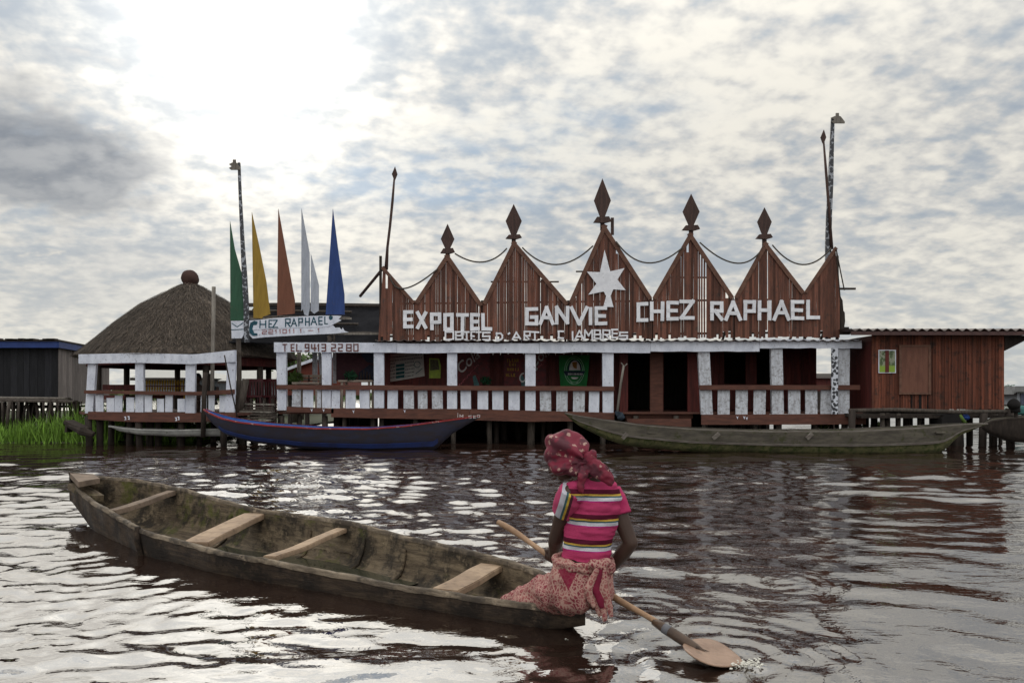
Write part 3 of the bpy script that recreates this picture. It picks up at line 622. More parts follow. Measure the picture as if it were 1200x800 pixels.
pn = hung('wall_poster', [(503,419.5),(514.5,420),(516.5,428),(516,443),(502.8,443)], Yp, mat('lime_print', (.42,.55,.07), (.28,.36,.07), .6, 9), 'small lime green poster beside the grey notice board', 'poster', group='posters on the veranda wall')
mb = MB(); mb.ppoly([(504,421),(513,421.5),(515,433),(504,434)], Yp - .005, .004); mb.build('picture', mat('olive_print', (.13,.115,.05), (.05,.05,.03), .6, 20), pn)
def text(s_, size, loc, rot, shear, m_, parent, name='lettering', ext=.002):
    cu = bpy.data.curves.new('t', 'FONT'); cu.body = s_; cu.size = size; cu.shear = shear; cu.extrude = ext; cu.offset = size * .012
    o = bpy.data.objects.new('t', cu); sc.collection.objects.link(o); bpy.context.view_layer.update()
    me = bpy.data.meshes.new_from_object(o.evaluated_get(bpy.context.evaluated_depsgraph_get())); bpy.data.objects.remove(o)
    me.materials.clear(); me.materials.append(m_); M_ = Matrix.Translation(Vector(loc) - ORG[parent.name]) @ Matrix.Rotation(R(90), 4, 'X') @ Matrix.Rotation(R(rot), 4, 'Z'); me.transform(M_)
    p = bpy.data.objects.new(name, me); sc.collection.objects.link(p); p.parent = parent; ORG[p.name] = ORG[parent.name]; return p
COLA = mat('dark_cola_red', (.17,.016,.02), (.06,.012,.015), .5, 8); LET = mat('poster_white', (.85,.83,.83), rough=.6, bump=0)
LETR = mat('poster_pink', (.6,.16,.2), rough=.6, bump=0); LETB = mat('poster_bluegreen', (.12,.26,.27), (.05,.12,.13), .6, 20)
for (x0, x1, yy, lab) in ((535,574,414,'dark red soft drink banner right of the second white post'), (590.5,640,415,'dark red soft drink banner running behind the middle white post')):
    cb = hung('drink_banner', [(x0,yy),(x1,yy),(x1,456),(x0,456)], Yp, COLA, lab, 'banner', group='soft drink banners on the veranda wall')
    dx = 0 if x0 == 535 else 18
    text('Coca', .30, px(x0 + dx - (0 if dx == 0 else -2), 449 + (2 if dx == 0 else 1), Yp - .006), 42, .35, LETR if dx == 0 else LET, cb) if dx else None
    text('Cola', .40, px(x0 + 4 + dx*1.6, 439 - (6 if dx else 0), Yp - .006), 42, .35, LET, cb)
    mb = MB()
    for k in range(5): scrawl(mb, x0 + 3 + dx + k*4.5, 451 - k*5, x0 + 8 + dx + k*4.5, 447 - k*5, Yp - .006, 1.8)
    mb.build('writing', LETR, cb)
    mb = MB(); mb.ppoly([(x0+19,441),(x0+22,439),(x0+26,449),(x0+28,456),(x0+21,456)], Yp - .006, .004); mb.build('bottle_picture', LETB, cb)
mb = MB(); YEL = mat('yellow_letters', (.62,.38,.05), rough=.7, bump=0)
ys = hung('wall_sign', [(589.5,421),(588.5,441),(589,442),(590,442)], Yp, WALLM, 'small faded yellow hand lettering on the wall left of the middle post', 'sign')
for (a, c_, y) in ((594,608,424),(597,607,429),(594.5,608,434.5),(593,604,441)):
    x = a
    while x < c_ - 1.5: glyph(mb, rnd.choice('EIHLT'), x, y - 3.6, x + 2, y, Yp - .012, .6, .006, .1); x += 2.9
mb.build('lettering', YEL, ys)
gb = hung('beer_banner', [(655,416),(691,416),(690,430),(687.5,452.5),(672,452),(657,452.5),(655.5,436)], Yp - .08, mat('green_cloth', (.02,.26,.06), (.015,.14,.04), .7, 4), 'green cloth banner with a round white and blue beer emblem', 'banner')
def ell(mb, cx, cy, rx, ry, Y, w=None, a0=0, a1=360, dep=.004):
    n = 28; pts = []
    for k in range(n + 1):
        a = R(a0 + (a1 - a0) * k / n); pts.append((cx + rx * math.cos(a), cy - ry * math.sin(a)))
    if w is None: mb.ppoly(pts[:-1] if a1 - a0 == 360 else pts, Y, dep)
    else:
        for p, q_ in zip(pts, pts[1:]): mb.plank(px(*p, Y), px(*q_, Y), w, dep, Vector((0, 1, 0)))
GPALE = mat('pale_green_print', (.30,.55,.38), rough=.7, bump=0); NAVY = mat('navy_print', (.012,.03,.06), rough=.7, bump=0)
mb = MB(); ell(mb, 673, 434, 11.5, 16.2, Yp - .086, .022); ell(mb, 673, 434, 9.5, 13.8, Yp - .087, .02); ell(mb, 673, 443, 5, 7, Yp - .087, .03, 200, 340); mb.build('ring', GPALE, gb)
mb = MB(); ell(mb, 673.5, 433.5, 8.2, 12, Yp - .089, None, 0, 180); mb.ppoly([(660,434.5),(686,434.5),(683,440),(663,440)], Yp - .090, .004); mb.build('band', NAVY, gb)
mb = MB(); ell(mb, 673.5, 433.8, 6.6, 11.5, Yp - .093, None, 0, 180); ell(mb, 673.5, 441.8, 4.2, 2.4, Yp - .093, None, 180, 360); scrawl(mb, 665.5, 439, 682, 439, Yp - .095, 2.6); mb.build('white_print', LET, gb)
mb = MB(); mb.ppoly([(670.5,424.5),(676,424),(676,432),(672.5,431),(671,428)], Yp - .098, .004); mb.build('orange_print', mat('orange_print', (.42,.2,.04), bump=0), gb)
# things stacked behind the railing and souvenirs
mb = MB(); mb.tube([px(731,428,YB-.15), px(727,452,YB-.15), px(723,486,YB-.15)], .03, 7); mb.tube([px(731,429,YB-.15), px(728,425,YB-.15)], .016, 5); mb.tube([px(731,430,YB-.15), px(735,426,YB-.15)], .016, 5)
tag(mb.build('forked_stick', GREY, None, True), 'forked driftwood stick leaning by the dark doorway', 'stick')
mb = MB(); mb.ball(px(727,487,YB-.2), .09); mb.ball(px(724,484,YB-.22), .06); mb.jitter(.06, 9); tag(mb.build('rag_bundle', mat('blue_rag', (.05,.07,.1), (.02,.03,.04), .9), None, True), 'small dark bluish rag bundle at the foot of the forked stick', 'rag')
def table(name, x0, x1, yt, Y, lab, m_, pos=None):
    a, c_ = px(x0, yt, Y), px(x1, yt, Y); r_ = root(name, ((a.x+c_.x)/2, Y+.3, .8), lab, 'table', 'tables on the open corner of the deck'); mb = MB(); mb.box((a.x, Y, a.z-.05), (c_.x, Y+.7, a.z)); mb.build('tabletop', m_, r_)
    for X in (a.x+.06, c_.x-.12):
        for yy in (Y+.05, Y+.6): mb = MB(); mb.box((X, yy, .8), (X+.06, yy+.05, a.z-.052)); mb.build('leg', m_, r_)
    return r_
PALEW = mat('pale_planks', (.42,.35,.29), (.28,.23,.19), .8, 5)
table('table', 342, 374, 447.5, 20.9, 'pale plank table between the first two white posts', PALEW); table('table', 396, 436, 445, 20.9, 'pale plank table laid out with carvings in front of the maroon cloth', PALEW)
bn = root('bench', px(358, 470, 21.6), 'pale high-backed bench behind the table at the open corner', 'bench'); mb = MB(); mb.pbox(341, 439, 377, 442, 21.7, .05); mb.pbox(343, 443.5, 375, 446, 21.7, .05); mb.build('backrest', PALEW, bn); mb = MB(); a = px(342, 452, 21.4); c_ = px(377, 452, 21.4); mb.box((a.x, 21.25, a.z), (c_.x, 21.7, a.z+.05)); mb.build('seat', PALEW, bn)
for x in (344, 375): mb = MB(); mb.pbox(x-1, 439, x+1, 480, 21.76, .05); mb.build('leg', PALEW, bn)
def clump(name, c, r, n, leaf, m_, lab, cat, group=None, squash=.8, sd=1):
    rr = random.Random(sd); mb = MB()
    for _ in range(n):
        d_ = Vector((rr.gauss(0,1), rr.gauss(0,1), rr.gauss(0,1))).normalized() * r * rr.random() ** .4; d_.z *= squash
        p = Vector(c) + d_; u = Vector((rr.gauss(0,1), rr.gauss(0,1), rr.gauss(0,1))).normalized(); w = u.orthogonal().normalized() * leaf * .35; u *= leaf
        mb.add([p-u, p+w, p+u, p-w], [(0,1,2,3)])
    o = mb.build(name, m_); return tag(o, lab, cat, group)
def leafmat(n, c): return mat(n, c, tuple(v*.45 for v in c), .65, 3, isl=.35, bump=0)
LEAF = leafmat('leaf_green', (.07,.12,.025)); LEAFD = leafmat('leaf_dark', (.02,.09,.04)); GRASSM = leafmat('grass_green', (.17,.32,.035)); LEAFY = leafmat('leaf_yellowgreen', (.20,.30,.03))
clump('potted_plant', px(411,440,20.95), .17, 130, .06, LEAFD, 'dark green bushy plant standing among the carvings on the table', 'plant', sd=2)
CARV = mat('dark_carving', (.035,.02,.015), rough=.6)
for i, (x, h_, w) in enumerate(((419.5,6,1.6),(423,9,2.0),(426.5,12,1.8),(430,10,2.2),(433.5,8,1.8),(362,8,2.4))):
    mb = MB(); Y = 20.95 + (.03*i % .1); yb = 445 if x > 400 else 447.5; sca = Y / F; P_ = lambda dy: px(x, yb - dy, Y)
    mb.tube([P_(.2), P_(h_*.3), P_(h_*.5), P_(h_*.62), P_(h_*.7), P_(h_*.85), P_(h_)], [w*.5*sca*k for k in (1, .9, 1.15, .6, .55, .9, .3)], 8)
    tag(mb.build('carved_figure', CARV, None, True), ['small dark carved figure nearest the green plant', 'dark carved figure second from the green plant', 'tallest of the dark carved figures on the plank table', 'broad dark carved figure beside the tallest one', 'slim dark carved figure nearest the third white post', 'dark carved figure alone on the left plank table'][i], 'carving', 'dark carved figures on the tables')
clump('potted_plant', px(569,446,21.2), .15, 110, .06, LEAFD, 'small dark green plant behind the rail under the left soft drink banner', 'plant', sd=8)
clump('palm_fronds', px(341,446,21.3), .3, 90, .16, LEAF, 'green fronds hanging behind the leftmost white post of the hotel', 'plant', sd=4)

# ------------------------------------------------------------------ thatched pavilion
PC = Vector(((223-600)/F*22.2, 22.2, 0))
pav = root('thatched_pavilion', (PC.x, PC.y, 0), 'round stilted pavilion with a big shaggy thatched roof and white railing', 'pavilion')
def sxz(L): return [(r_, z_) for r_, z_ in L]
prof = [(0,4.36),(.35,4.22),(.68,4.02),(1.30,3.66),(1.92,3.14),(2.40,2.68),(2.76,2.36),(2.87,2.25)]
TH = mat('thatch', (.115,.09,.07), (.034,.028,.024), .95, 6, (1, 1, 1), isl=.45, bump=.4, bscale=60)
mb = MB(); seg = 64; vs = []
for r_, z_ in prof:
    for k in range(seg):
        a = 2*math.pi*k/seg; q_ = Vector((math.cos(a)*3, math.sin(a)*3, z_*2)); rr = r_ * (1 + .03*mnoise.noise(q_)); vs.append((PC.x+math.cos(a)*rr, PC.y+math.sin(a)*rr, z_ + .06*mnoise.noise(q_*1.7)))
np_ = len(prof)
for k in range(seg): a = 2*math.pi*k/seg; vs.append((PC.x+math.cos(a)*2.7, PC.y+math.sin(a)*2.7, 2.20))
for k in range(seg): a = 2*math.pi*k/seg; vs.append((PC.x+math.cos(a)*.1, PC.y+math.sin(a)*.1, 4.0))
mb.add(vs, [(i*seg+k, (i+1)*seg+k, (i+1)*seg+(k+1)%seg, i*seg+(k+1)%seg) for i in range(np_+1) for k in range(seg)])
rr_ = random.Random(3)
def prz(r_): return float(np.interp(r_, [p[0] for p in prof], [p[1] for p in prof]))
for _ in range(15000):                                   # straw, lying down the slope
    r0 = 2.85 * math.sqrt(rr_.random()); a = rr_.uniform(0, 2*math.pi); L = rr_.uniform(.18, .42); r1 = min(2.97, r0 + L*.8)
    a1 = a + rr_.gauss(0, .05); z0 = prz(r0) + rr_.uniform(.0, .06); z1 = (prz(min(r1, 2.93)) - max(0, r1-2.93)*1.2) + rr_.uniform(-.01, .05); w = rr_.uniform(.004, .011)
    p = Vector((PC.x+math.cos(a)*r0, PC.y+math.sin(a)*r0, z0)); q_ = Vector((PC.x+math.cos(a1)*r1, PC.y+math.sin(a1)*r1, z1)); s_ = Vector((-math.sin(a), math.cos(a), 0))*w
    m3 = (p+q_)/2 + Vector((0,0,rr_.uniform(.005,.03)))
    mb.add([p-s_, p+s_, m3+s_, q_, m3-s_], [(0,1,2,4),(4,2,3)])
for _ in range(1500):                                    # loose tufts and ends standing off the slope
    r0 = 2.8 * math.sqrt(rr_.random()); a = rr_.uniform(0, 2*math.pi); L = rr_.uniform(.12, .3); a1 = a + rr_.gauss(0, .12)
    p = Vector((PC.x+math.cos(a)*r0, PC.y+math.sin(a)*r0, prz(r0)+.03)); r1 = r0+L*.8; q_ = Vector((PC.x+math.cos(a1)*r1, PC.y+math.sin(a1)*r1, prz(min(r1,2.87))-max(0,r1-2.87)+rr_.uniform(.03,.12))); s_ = Vector((-math.sin(a), math.cos(a), 0))*rr_.uniform(.006,.014)
    mb.add([p-s_, p+s_, q_], [(0,1,2)])
tr = mb.build('thatch_roof', TH, pav)
mb = MB(); mb.ball((PC.x-.0, PC.y, 4.48), (.24,.24,.25), 16, 10); mb.tube([(PC.x, PC.y, 4.1), (PC.x, PC.y, 4.34)], .2, 10); mb.jitter(.03, 5); mb.build('roof_knob', mat('brown_knob', (.075,.04,.032), (.04,.02,.018), .85), tr, True)
Yf = 19.3
for i, pts in enumerate(([(92,415),(160,413.5),(223,415),(229,414.8),(229,426.2),(223,426.5),(160,425),(92,426)],)):
    mb = MB(); mb.ppoly(pts, Yf, .07); mb.build('beam', WHITE, pav)
a0_, a1_ = Vector((px(229,420,Yf).x, Yf, 0)), Vector((px(275,417,18.95).x, 18.95, 0))
def slant(y0t, y0b, y1t, y1b, t, off=0, m_=WHITE, nm='beam', f0=0, f1=1):
    A_ = a0_.lerp(a1_, f0); B_ = a0_.lerp(a1_, f1); mb = MB(); n_ = Vector((a1_.y-a0_.y, -(a1_.x-a0_.x), 0)).normalized(); n_ = n_ if n_.y < 0 else -n_
    zz = lambda y, P_: H-(y-HY)/F*P_.y
    vs = []
    for P_, yt, yb in ((A_, y0t, y0b), (B_, y1t, y1b)):
        for o_ in (off, off - t): q_ = P_ + n_*o_; vs += [(q_.x, q_.y, zz(yt, P_)), (q_.x, q_.y, zz(yb, P_))]
    mb.add(vs, [(0,1,5,4),(2,6,7,3),(0,4,6,2),(1,3,7,5),(0,2,3,1),(4,5,7,6)]); return mb.build(nm, m_, pav)
slant(415, 426, 410, 424, .07)
for (t0,t1,b0,b1,Y) in ((103,112.5,99.5,108.5,Yf),(158.4,168,158.4,168,Yf),(217.5,228.5,217,228,Yf)):
    mb = MB(); mb.ppoly([(t0,424.5),(t1,424.5),(b1,484),(b0,484)], Y+.08, .1); mb.build('post', WHITE, pav)
mb = MB(); Y = 18.98; mb.ppoly([(266,423),(276,423),(274,483),(264,483)], Y+.05, .09); mb.build('post', WHITE, pav)
for (a, c_, yt) in ((112,121,461),(125,134,466),(134.3,143,463),(148,157,465.5),(169.5,178,462),(184,192,467),(193.5,202,462),(208,216.5,467)):
    mb = MB(); t = rnd.uniform(-.5,.5); mb.ppoly([(a+t,yt),(c_+t,yt),(c_,482.5),(a,482.5)], Yf+.05, .03); mb.build('baluster', WHITE, pav)
for f0, f1 in ((.10,.24),(.30,.44),(.58,.76)): slant(463, 482.5, 463, 482.5, .03, -.05, WHITE, 'baluster', f0, f1)
mb = MB(); mb.ppoly([(98.5,457),(229,458.8),(229,463),(98.5,461)], Yf-.05, .09); mb.build('handrail', BROWN, pav); slant(459, 463.2, 456, 461.5, .06, .05, BROWN, 'handrail')
mb = MB(); mb.ppoly([(103,482),(233,484),(233,494.5),(150,494),(103,491)], Yf, .05); mb.build('skirt_board', BROWN, pav); slant(484, 494.5, 483, 493, .05, .0, BROWN, 'skirt_board')
mb = MB()
for (x, y) in ((146.5,490),(150.5,489.5),(206,491),(209,490)): mb.ppoly([(x-1.3,y-2),(x+1,y-2.4),(x+1.5,y+2),(x-.9,y+1.8),(x+.4,y+.2)], Yf-.006, .004)
mb.build('paint_mark', WHITE, pav)
mb = MB(); n = 40; ring = [(PC.x+math.cos(2*math.pi*k/n)*2.72, PC.y+math.sin(2*math.pi*k/n)*2.72) for k in range(n)]
mb.add([(x,y,.80) for x,y in ring]+[(x,y,.74) for x,y in ring], [tuple(range(n)), tuple(range(2*n-1,n-1,-1))]+[(k,k+n,(k+1)%n+n,(k+1)%n) for k in range(n)])
xl = px(100,480,Yf).x; mb.add([(xl,Yf+.06,.738),(a0_.x,Yf+.06,.738),(a1_.x,a1_.y+.12,.738),(a1_.x+.3,20.3,.738),(a1_.x+.3,21.2,.738),(xl,21.2,.738),(xl,Yf+.06,.795),(a0_.x,Yf+.06,.795),(a1_.x,a1_.y+.12,.795),(a1_.x+.3,20.3,.795),(a1_.x+.3,21.2,.795),(xl,21.2,.795)],[(5,4,3,2,1,0),(6,7,8,9,10,11),(0,1,7,6),(1,2,8,7),(2,3,9,8),(3,4,10,9),(4,5,11,10),(5,0,6,11)])
mb.build('deck', BROWN, pav)
for k in range(10):
    a = 2*math.pi*(k+.35)/10; mb = MB(); P_ = (PC.x+math.cos(a)*2.45, PC.y+math.sin(a)*2.45); mb.tube([(*P_,.8),(*P_,2.5)], .085, 7); mb.build('inner_post', DARK if k % 3 else PILE, pav, True)
mb = MB(); ns = 30
for k in range(ns):
    a, c_ = 2*math.pi*k/ns, 2*math.pi*(k+1)/ns; mb.plank((PC.x+math.cos(a)*2.55, PC.y+math.sin(a)*2.55, 2.12), (PC.x+math.cos(c_)*2.55, PC.y+math.sin(c_)*2.55, 2.12), .05, .26, Vector((0,0,1)))
mb.build('ring_beam', WALLM, pav)
for k in range(24):
    a = 2*math.pi*k/24; mb = MB(); mb.plank((PC.x+math.cos(a)*2.5, PC.y+math.sin(a)*2.5, 1.18), (PC.x+math.cos(a+.262)*2.5, PC.y+math.sin(a+.262)*2.5, 1.18), .03, .10); 
    if not (4.4 < a + .13 < 6.0): mb.build('back_rail', WALLM, pav)
for k in range(26):
    a = R(200) + 2*math.pi*k/26; rr = 2.4 if k % 2 else 1.7; mb = MB(); P_ = (PC.x+math.cos(a)*rr, PC.y+math.sin(a)*rr); mb.tube([(*P_,-.5),(P_[0]+rnd.uniform(-.05,.05),P_[1],.75)], rnd.uniform(.06,.09), 6); mb.build('stilt', DARK if k % 2 else PILE, pav, True)
for (x, Y) in ((103,Yf+.1),(117,Yf+.3),(153,Yf+.3),(162,Yf+.1),(186,Yf+.4),(213,Yf+.2),(262,19.2)):
    mb = MB(); mb.tube([px(x+rnd.uniform(-2,2),530,Y), px(x,488,Y)], .085, 7); mb.jitter(.02,3); mb.build('stilt', DARK, pav, True)
# yellow baluster screen at the back, and chairs
ye = root('yellow_bench', px(192,470,21.0), 'yellow turned-baluster bench inside the thatched pavilion', 'bench'); YM = mat('yellow_gloss', (.40,.23,.02), (.26,.14,.015), .5)
mb = MB()
for k in range(16):
    x = 169 + k*3.05; 
    mb.tube([px(x,458.5,21.0), px(x,455,21.0), px(x,452,21.0), px(x,448,21.0), px(x,445,21.0)], [.012,.03,.012,.03,.012], 6)
mb.build('spindle_back', YM, ye)
mb = MB(); mb.pbox(167,451.6,217,453,20.96,.03); mb.build('back_rail', WALLM, ye); mb = MB(); a=px(167,459,20.9); c_=px(217,459,20.9); mb.box((a.x,20.7,a.z-.05),(c_.x,21.0,a.z)); mb.build('seat', YM, ye)
for x in (168,216): mb = MB(); mb.pbox(x-1,459.5,x+1,478,20.9,.05); mb.build('leg', YM, ye)
mb = MB(); mb.pbox(120,450.5,158,457,21.2,.3); tag(mb.build('red_bench', WALLM), 'low dark red bench back at the left inside the pavilion', 'bench')
PL = mat('maroon_plastic', (.07,.008,.012), (.05,.006,.01), .4, bump=0)
def chair(x, Y, rz, lab):
    P_ = px(x, 470, Y); P_.z = .8; r_ = root('plastic_chair', P_, lab, 'chair', 'maroon plastic chairs in the passage'); 
    def T(v): v = Matrix.Rotation(rz, 3, 'Z') @ Vector(v); return v + P_
    def bx(mb, a, c_): k = len(mb.v); mb.box(a, c_); mb.v[k:] = [tuple(T(v)) for v in mb.v[k:]]
    mb = MB(); bx(mb, (-.22,-.22,.38),(.22,.22,.42)); mb.build('seat', PL, r_)
    mb = MB()
    for k in range(6): bx(mb, (-.2+k*.072,.2,.42),(-.2+k*.072+.04,.23,.78))
    bx(mb, (-.22,.198,.78),(.22,.232,.86)); mb.build('backrest', PL, r_)
    for a, c_ in ((-.2,-.2),(.16,-.2),(-.2,.17),(.16,.17)): mb = MB(); bx(mb, (a,c_,0),(a+.04,c_+.04,.378)); mb.build('leg', PL, r_)
chair(297,20.6,.2,'maroon plastic chair nearest the tall grey post in the passage'); chair(312,20.9,-.1,'maroon plastic chair in front of the leftmost white hotel post')
chair(303,21.7,2.9,'maroon plastic chair turned away behind the two front ones')
# poles and stacked boards between pavilion and hotel
for nm, pts, r_, lab, m_ in (('mooring_pole',[(250.5,336),(250,392),(248.8,440),(248.5,482)],.05,'tall grey pole rising in front of the thatch',GREY),('mooring_pole',[(240.5,436),(239,470),(238,512)],.06,'short dark stake standing by the raised prow of the blue boat',DARK),
        ('leaning_pole',[(263,416),(270,452),(279,492)],.016,'thin dark stick leaning on the pavilion railing',DARK),('leaning_pole',[(288,444),(284,468),(278,486)],.09,'thick leaning grey plank beside the sign post',PILE)):
    mb = MB(); Y = {263:18.75, 250.5:19.5, 240.5:18.98}.get(pts[0][0], 19.9); mb.tube([px(x,y,Y) for x,y in pts], r_, 8); tag(mb.build(nm, m_, None, True), lab, 'pole')
for k in range(7):
    mb = MB(); x0, x1 = 281+rnd.uniform(-2,2), 322+rnd.uniform(-4,2); y = 473.5+k*3.1; Y = 20.2-.1*k
    mb.plank(px(x0,y+rnd.uniform(-1,1),Y), px(x1,y+rnd.uniform(-1.6,.6),Y), .32, rnd.uniform(.035,.06)); tag(mb.build('stacked_board', GREY if k % 3 == 0 else PILE), 'weathered board in the stack of steps between pavilion and hotel', 'board', 'boards stacked between pavilion and hotel')
for (x, w) in ((284,.07),(300,.06),(316,.07),(322,.05)): 
    mb = MB(); Y = 20.2; mb.tube([px(x,528,Y),px(x,482,Y)], w, 6); tag(mb.build('step_stake', PILE, None, True), 'rough stake holding up the stacked boards', 'stake', 'stakes under the stacked boards')
# ------------------------------------------------------------------ people
SKIN = mat('dark_skin', (.060,.032,.022), (.045,.024,.017), .55, 8, spec=.35, bump=.03)
def remesh(mb, name, m_, parent, vox=.006, smooth=4, origin=None, fn=None, nosm=False):
    o = mb.build('tmp', m_, None, False, origin=(0,0,0)); bm = bmesh.new(); bm.from_mesh(o.data); bmesh.ops.recalc_face_normals(bm, faces=bm.faces); bm.to_mesh(o.data); bm.free()
    r_ = o.modifiers.new('r','REMESH'); r_.mode = 'VOXEL'; r_.voxel_size = vox; s_ = o.modifiers.new('s','SMOOTH'); s_.iterations = smooth; s_.factor = .5
    bpy.context.view_layer.update(); me = bpy.data.meshes.new_from_object(o.evaluated_get(bpy.context.evaluated_depsgraph_get())); bpy.data.objects.remove(o)
    co = np.empty(len(me.vertices)*3, np.float32); me.vertices.foreach_get('co', co); co = co.reshape(-1,3)
    if fn is not None:
        no = np.empty(len(me.vertices)*3, np.float32); me.vertices.foreach_get('normal', no); co = co + fn(co, no.reshape(-1,3))
    o0 = ORG[parent.name] if parent is not None else Vector(origin); me.vertices.foreach_set('co', (co - np.array(o0)).astype(np.float32).ravel())
    me.polygons.foreach_set('use_smooth', [True]*len(me.polygons)); me.materials.clear(); me.materials.append(m_); me.name = name; me.update()
    p = bpy.data.objects.new(name, me); sc.collection.objects.link(p)
    if parent is not None: p.parent = parent
    else: p.location = o0
    ORG[p.name] = o0; return p
for (x, y, Y, shirt, lab) in ((231.5,443,20.6,(.05,.035,.03),'seated person in dark clothes behind the pavilion railing, left of the pair'),(246.5,443.5,20.9,(.02,.04,.05),'seated person in dark blue-green clothes behind the tall grey pole')):
    P_ = px(x, y, Y); Q = lambda a, b_, c_: (P_.x+a, P_.y+b_, P_.z+c_)
    mb = MB(); mb.ball(Q(0,0,0), (.085,.1,.115), 14, 10); mb.tube([Q(0,.02,-.08),Q(0,.02,-.19)], .05, 10)
    mb.tube([Q(0,.02,-.17),Q(0,.02,-.24),Q(0,.02,-.42),Q(0,.04,-.58),Q(0,.05,-.66)], [(.08,.07),(.17,.1),(.16,.11),(.14,.1),(.16,.12)], 14)
    for s_ in (-1,1):
        mb.tube([Q(s_*.17,.02,-.22),Q(s_*.21,-.02,-.46),Q(s_*.12,-.24,-.52)], [.05,.042,.032], 8); mb.ball(Q(s_*.1,-.28,-.52), (.035,.05,.025))
        mb.tube([Q(s_*.08,.04,-.62),Q(s_*.12,-.34,-.62),Q(s_*.12,-.36,-1.0)], [.085,.07,.045], 8); mb.ball(Q(s_*.12,-.42,-1.03), (.04,.1,.03))
    mb.ball(Q(0,-.1,-.01), (.02,.03,.025), 8, 6)
    per = remesh(mb, 'person', SKIN, None, .014, 3, origin=Q(0,0,-1.05)); tag(per, lab, 'person')
    mb = MB(); mb.tube([Q(0,.02,-.18),Q(0,.02,-.24),Q(0,.02,-.42),Q(0,.04,-.58),Q(0,.05,-.68)], [(.09,.08),(.185,.115),(.175,.125),(.16,.12),(.18,.14)], 14); mb.build('shirt', mat('shirt', shirt), per, True)
    mb = MB(); mb.ball(Q(0,.015,.02), (.093,.105,.115), 14, 10); mb.build('hair', BLACK, per, True)

# ------------------------------------------------------------------ far left: blue-edged shed, walkway, grass, log
shed = root('plank_shed', (-17,25,0), 'black-fronted shed with a blue roof edge and grey plank side', 'shed')
ZT, ZB_ = wz(407.5, 24), wz(466, 24); CX = px(68,430,24).x
mb = MB(); X = -24.0
while X < CX: w = min(rnd.uniform(.15,.24), CX-X); mb.box((X,24+rnd.uniform(0,.01),ZB_-.1),(X+w-.006,24.05,ZT)); X += w
mb.build('front_wall', mat('charcoal_boards', (.020,.020,.024), (.012,.012,.015), .85, 4, (4,4,.6), isl=.3), shed)
mb = MB(); A_, B_ = Vector((CX,24.02,0)), Vector((-15.3,30.2,0)); n = 32; SG = mat('grey_boards', (.22,.19,.18), (.13,.11,.105), .85, 4, (4,4,.6), isl=.3, grain=.3)
for k in range(n):
    a = A_.lerp(B_, k/n); c_ = A_.lerp(B_, (k+.94)/n); a.z = c_.z = (ZB_-.2+ZT)/2-.01; mb.plank(a, c_, .04, ZT-ZB_+.2, Vector((0,0,1)))
mb.build('side_wall', SG, shed)
mb = MB(); mb.box((-24,30.2,ZB_-.1),(-15.3,30.25,ZT)); mb.box((-24.05,24,ZB_-.1),(-24,30.2,ZT)); mb.build('back_wall', SG, shed)
BLUE = mat('blue_edge', (.022,.05,.20), (.015,.035,.14), .6, 4)
mb = MB(); zt = wz(400, 23.8); mb.box((-24.3,23.75,ZT-.01),(CX+.12,23.8,zt)); a = Vector((CX+.14,23.76,(ZT-.01+zt)/2)); c_ = Vector((-14.95,30.6,(ZT-.01+zt)/2)); mb.plank(a, c_, .05, zt-ZT+.01, Vector((0,0,1))); mb.build('roof_edge', BLUE, shed)
mb = MB(); mb.add([(-24.4,23.7,zt+.004),(CX+.2,23.7,zt+.004),(-14.9,30.7,zt+.004),(-24.4,30.7,zt+.004),(-24.4,23.7,zt+.05),(CX+.2,23.7,zt+.05),(-14.9,30.7,zt+.05),(-24.4,30.7,zt+.05)],[(3,2,1,0),(4,5,6,7),(0,1,5,4),(1,2,6,5),(2,3,7,6),(3,0,4,7)]); 
for _ in range(140): x = rnd.uniform(-24,CX+.1); mb.box((x,23.69,zt+.03),(x+rnd.uniform(.05,.3),23.9,zt+rnd.uniform(.05,.09)))
mb.build('roof', DARK, shed)
mb = MB(); mb.box((-24,24.1,.8),(-15.3,30.1,.85)); mb.build('floor', DARK, shed)
for k in range(14):
    mb = MB(); X = -23.8+k*.75; Y = 24.2 if k%2 else 27; mb.tube([(X,Y,-.4),(X,Y,1.0)], .08, 6); mb.build('stilt', DARK, shed, True)
walk = root('walkway', (-12.5,21.5,0), 'rough plank walkway on a thicket of thin stakes along the left bank', 'walkway')
for k in range(5):
    mb = MB(); mb.plank(px(-40,465+k*.9,22.4-k*.2), px(90+rnd.uniform(-12,2),466.5+k*.9,22.0-k*.2), .2, .05); mb.jitter(.02); mb.build('plank', GREY if k<2 else PILE, walk)
for k in range(85):
    x = rnd.uniform(-35,96); Y = rnd.uniform(21,22.4); mb = MB(); t = rnd.uniform(-6,6); r_ = rnd.choice((.015,.018,.022,.03,.045)); mb.tube([px(x+t,470+rnd.uniform(-2,1),Y), px(x+t*.4,485,Y), px(x,505,Y)], r_, 5); mb.build('stake', DARK if rnd.random()<.7 else PILE, walk, True)
mb = MB(); rg = random.Random(9)
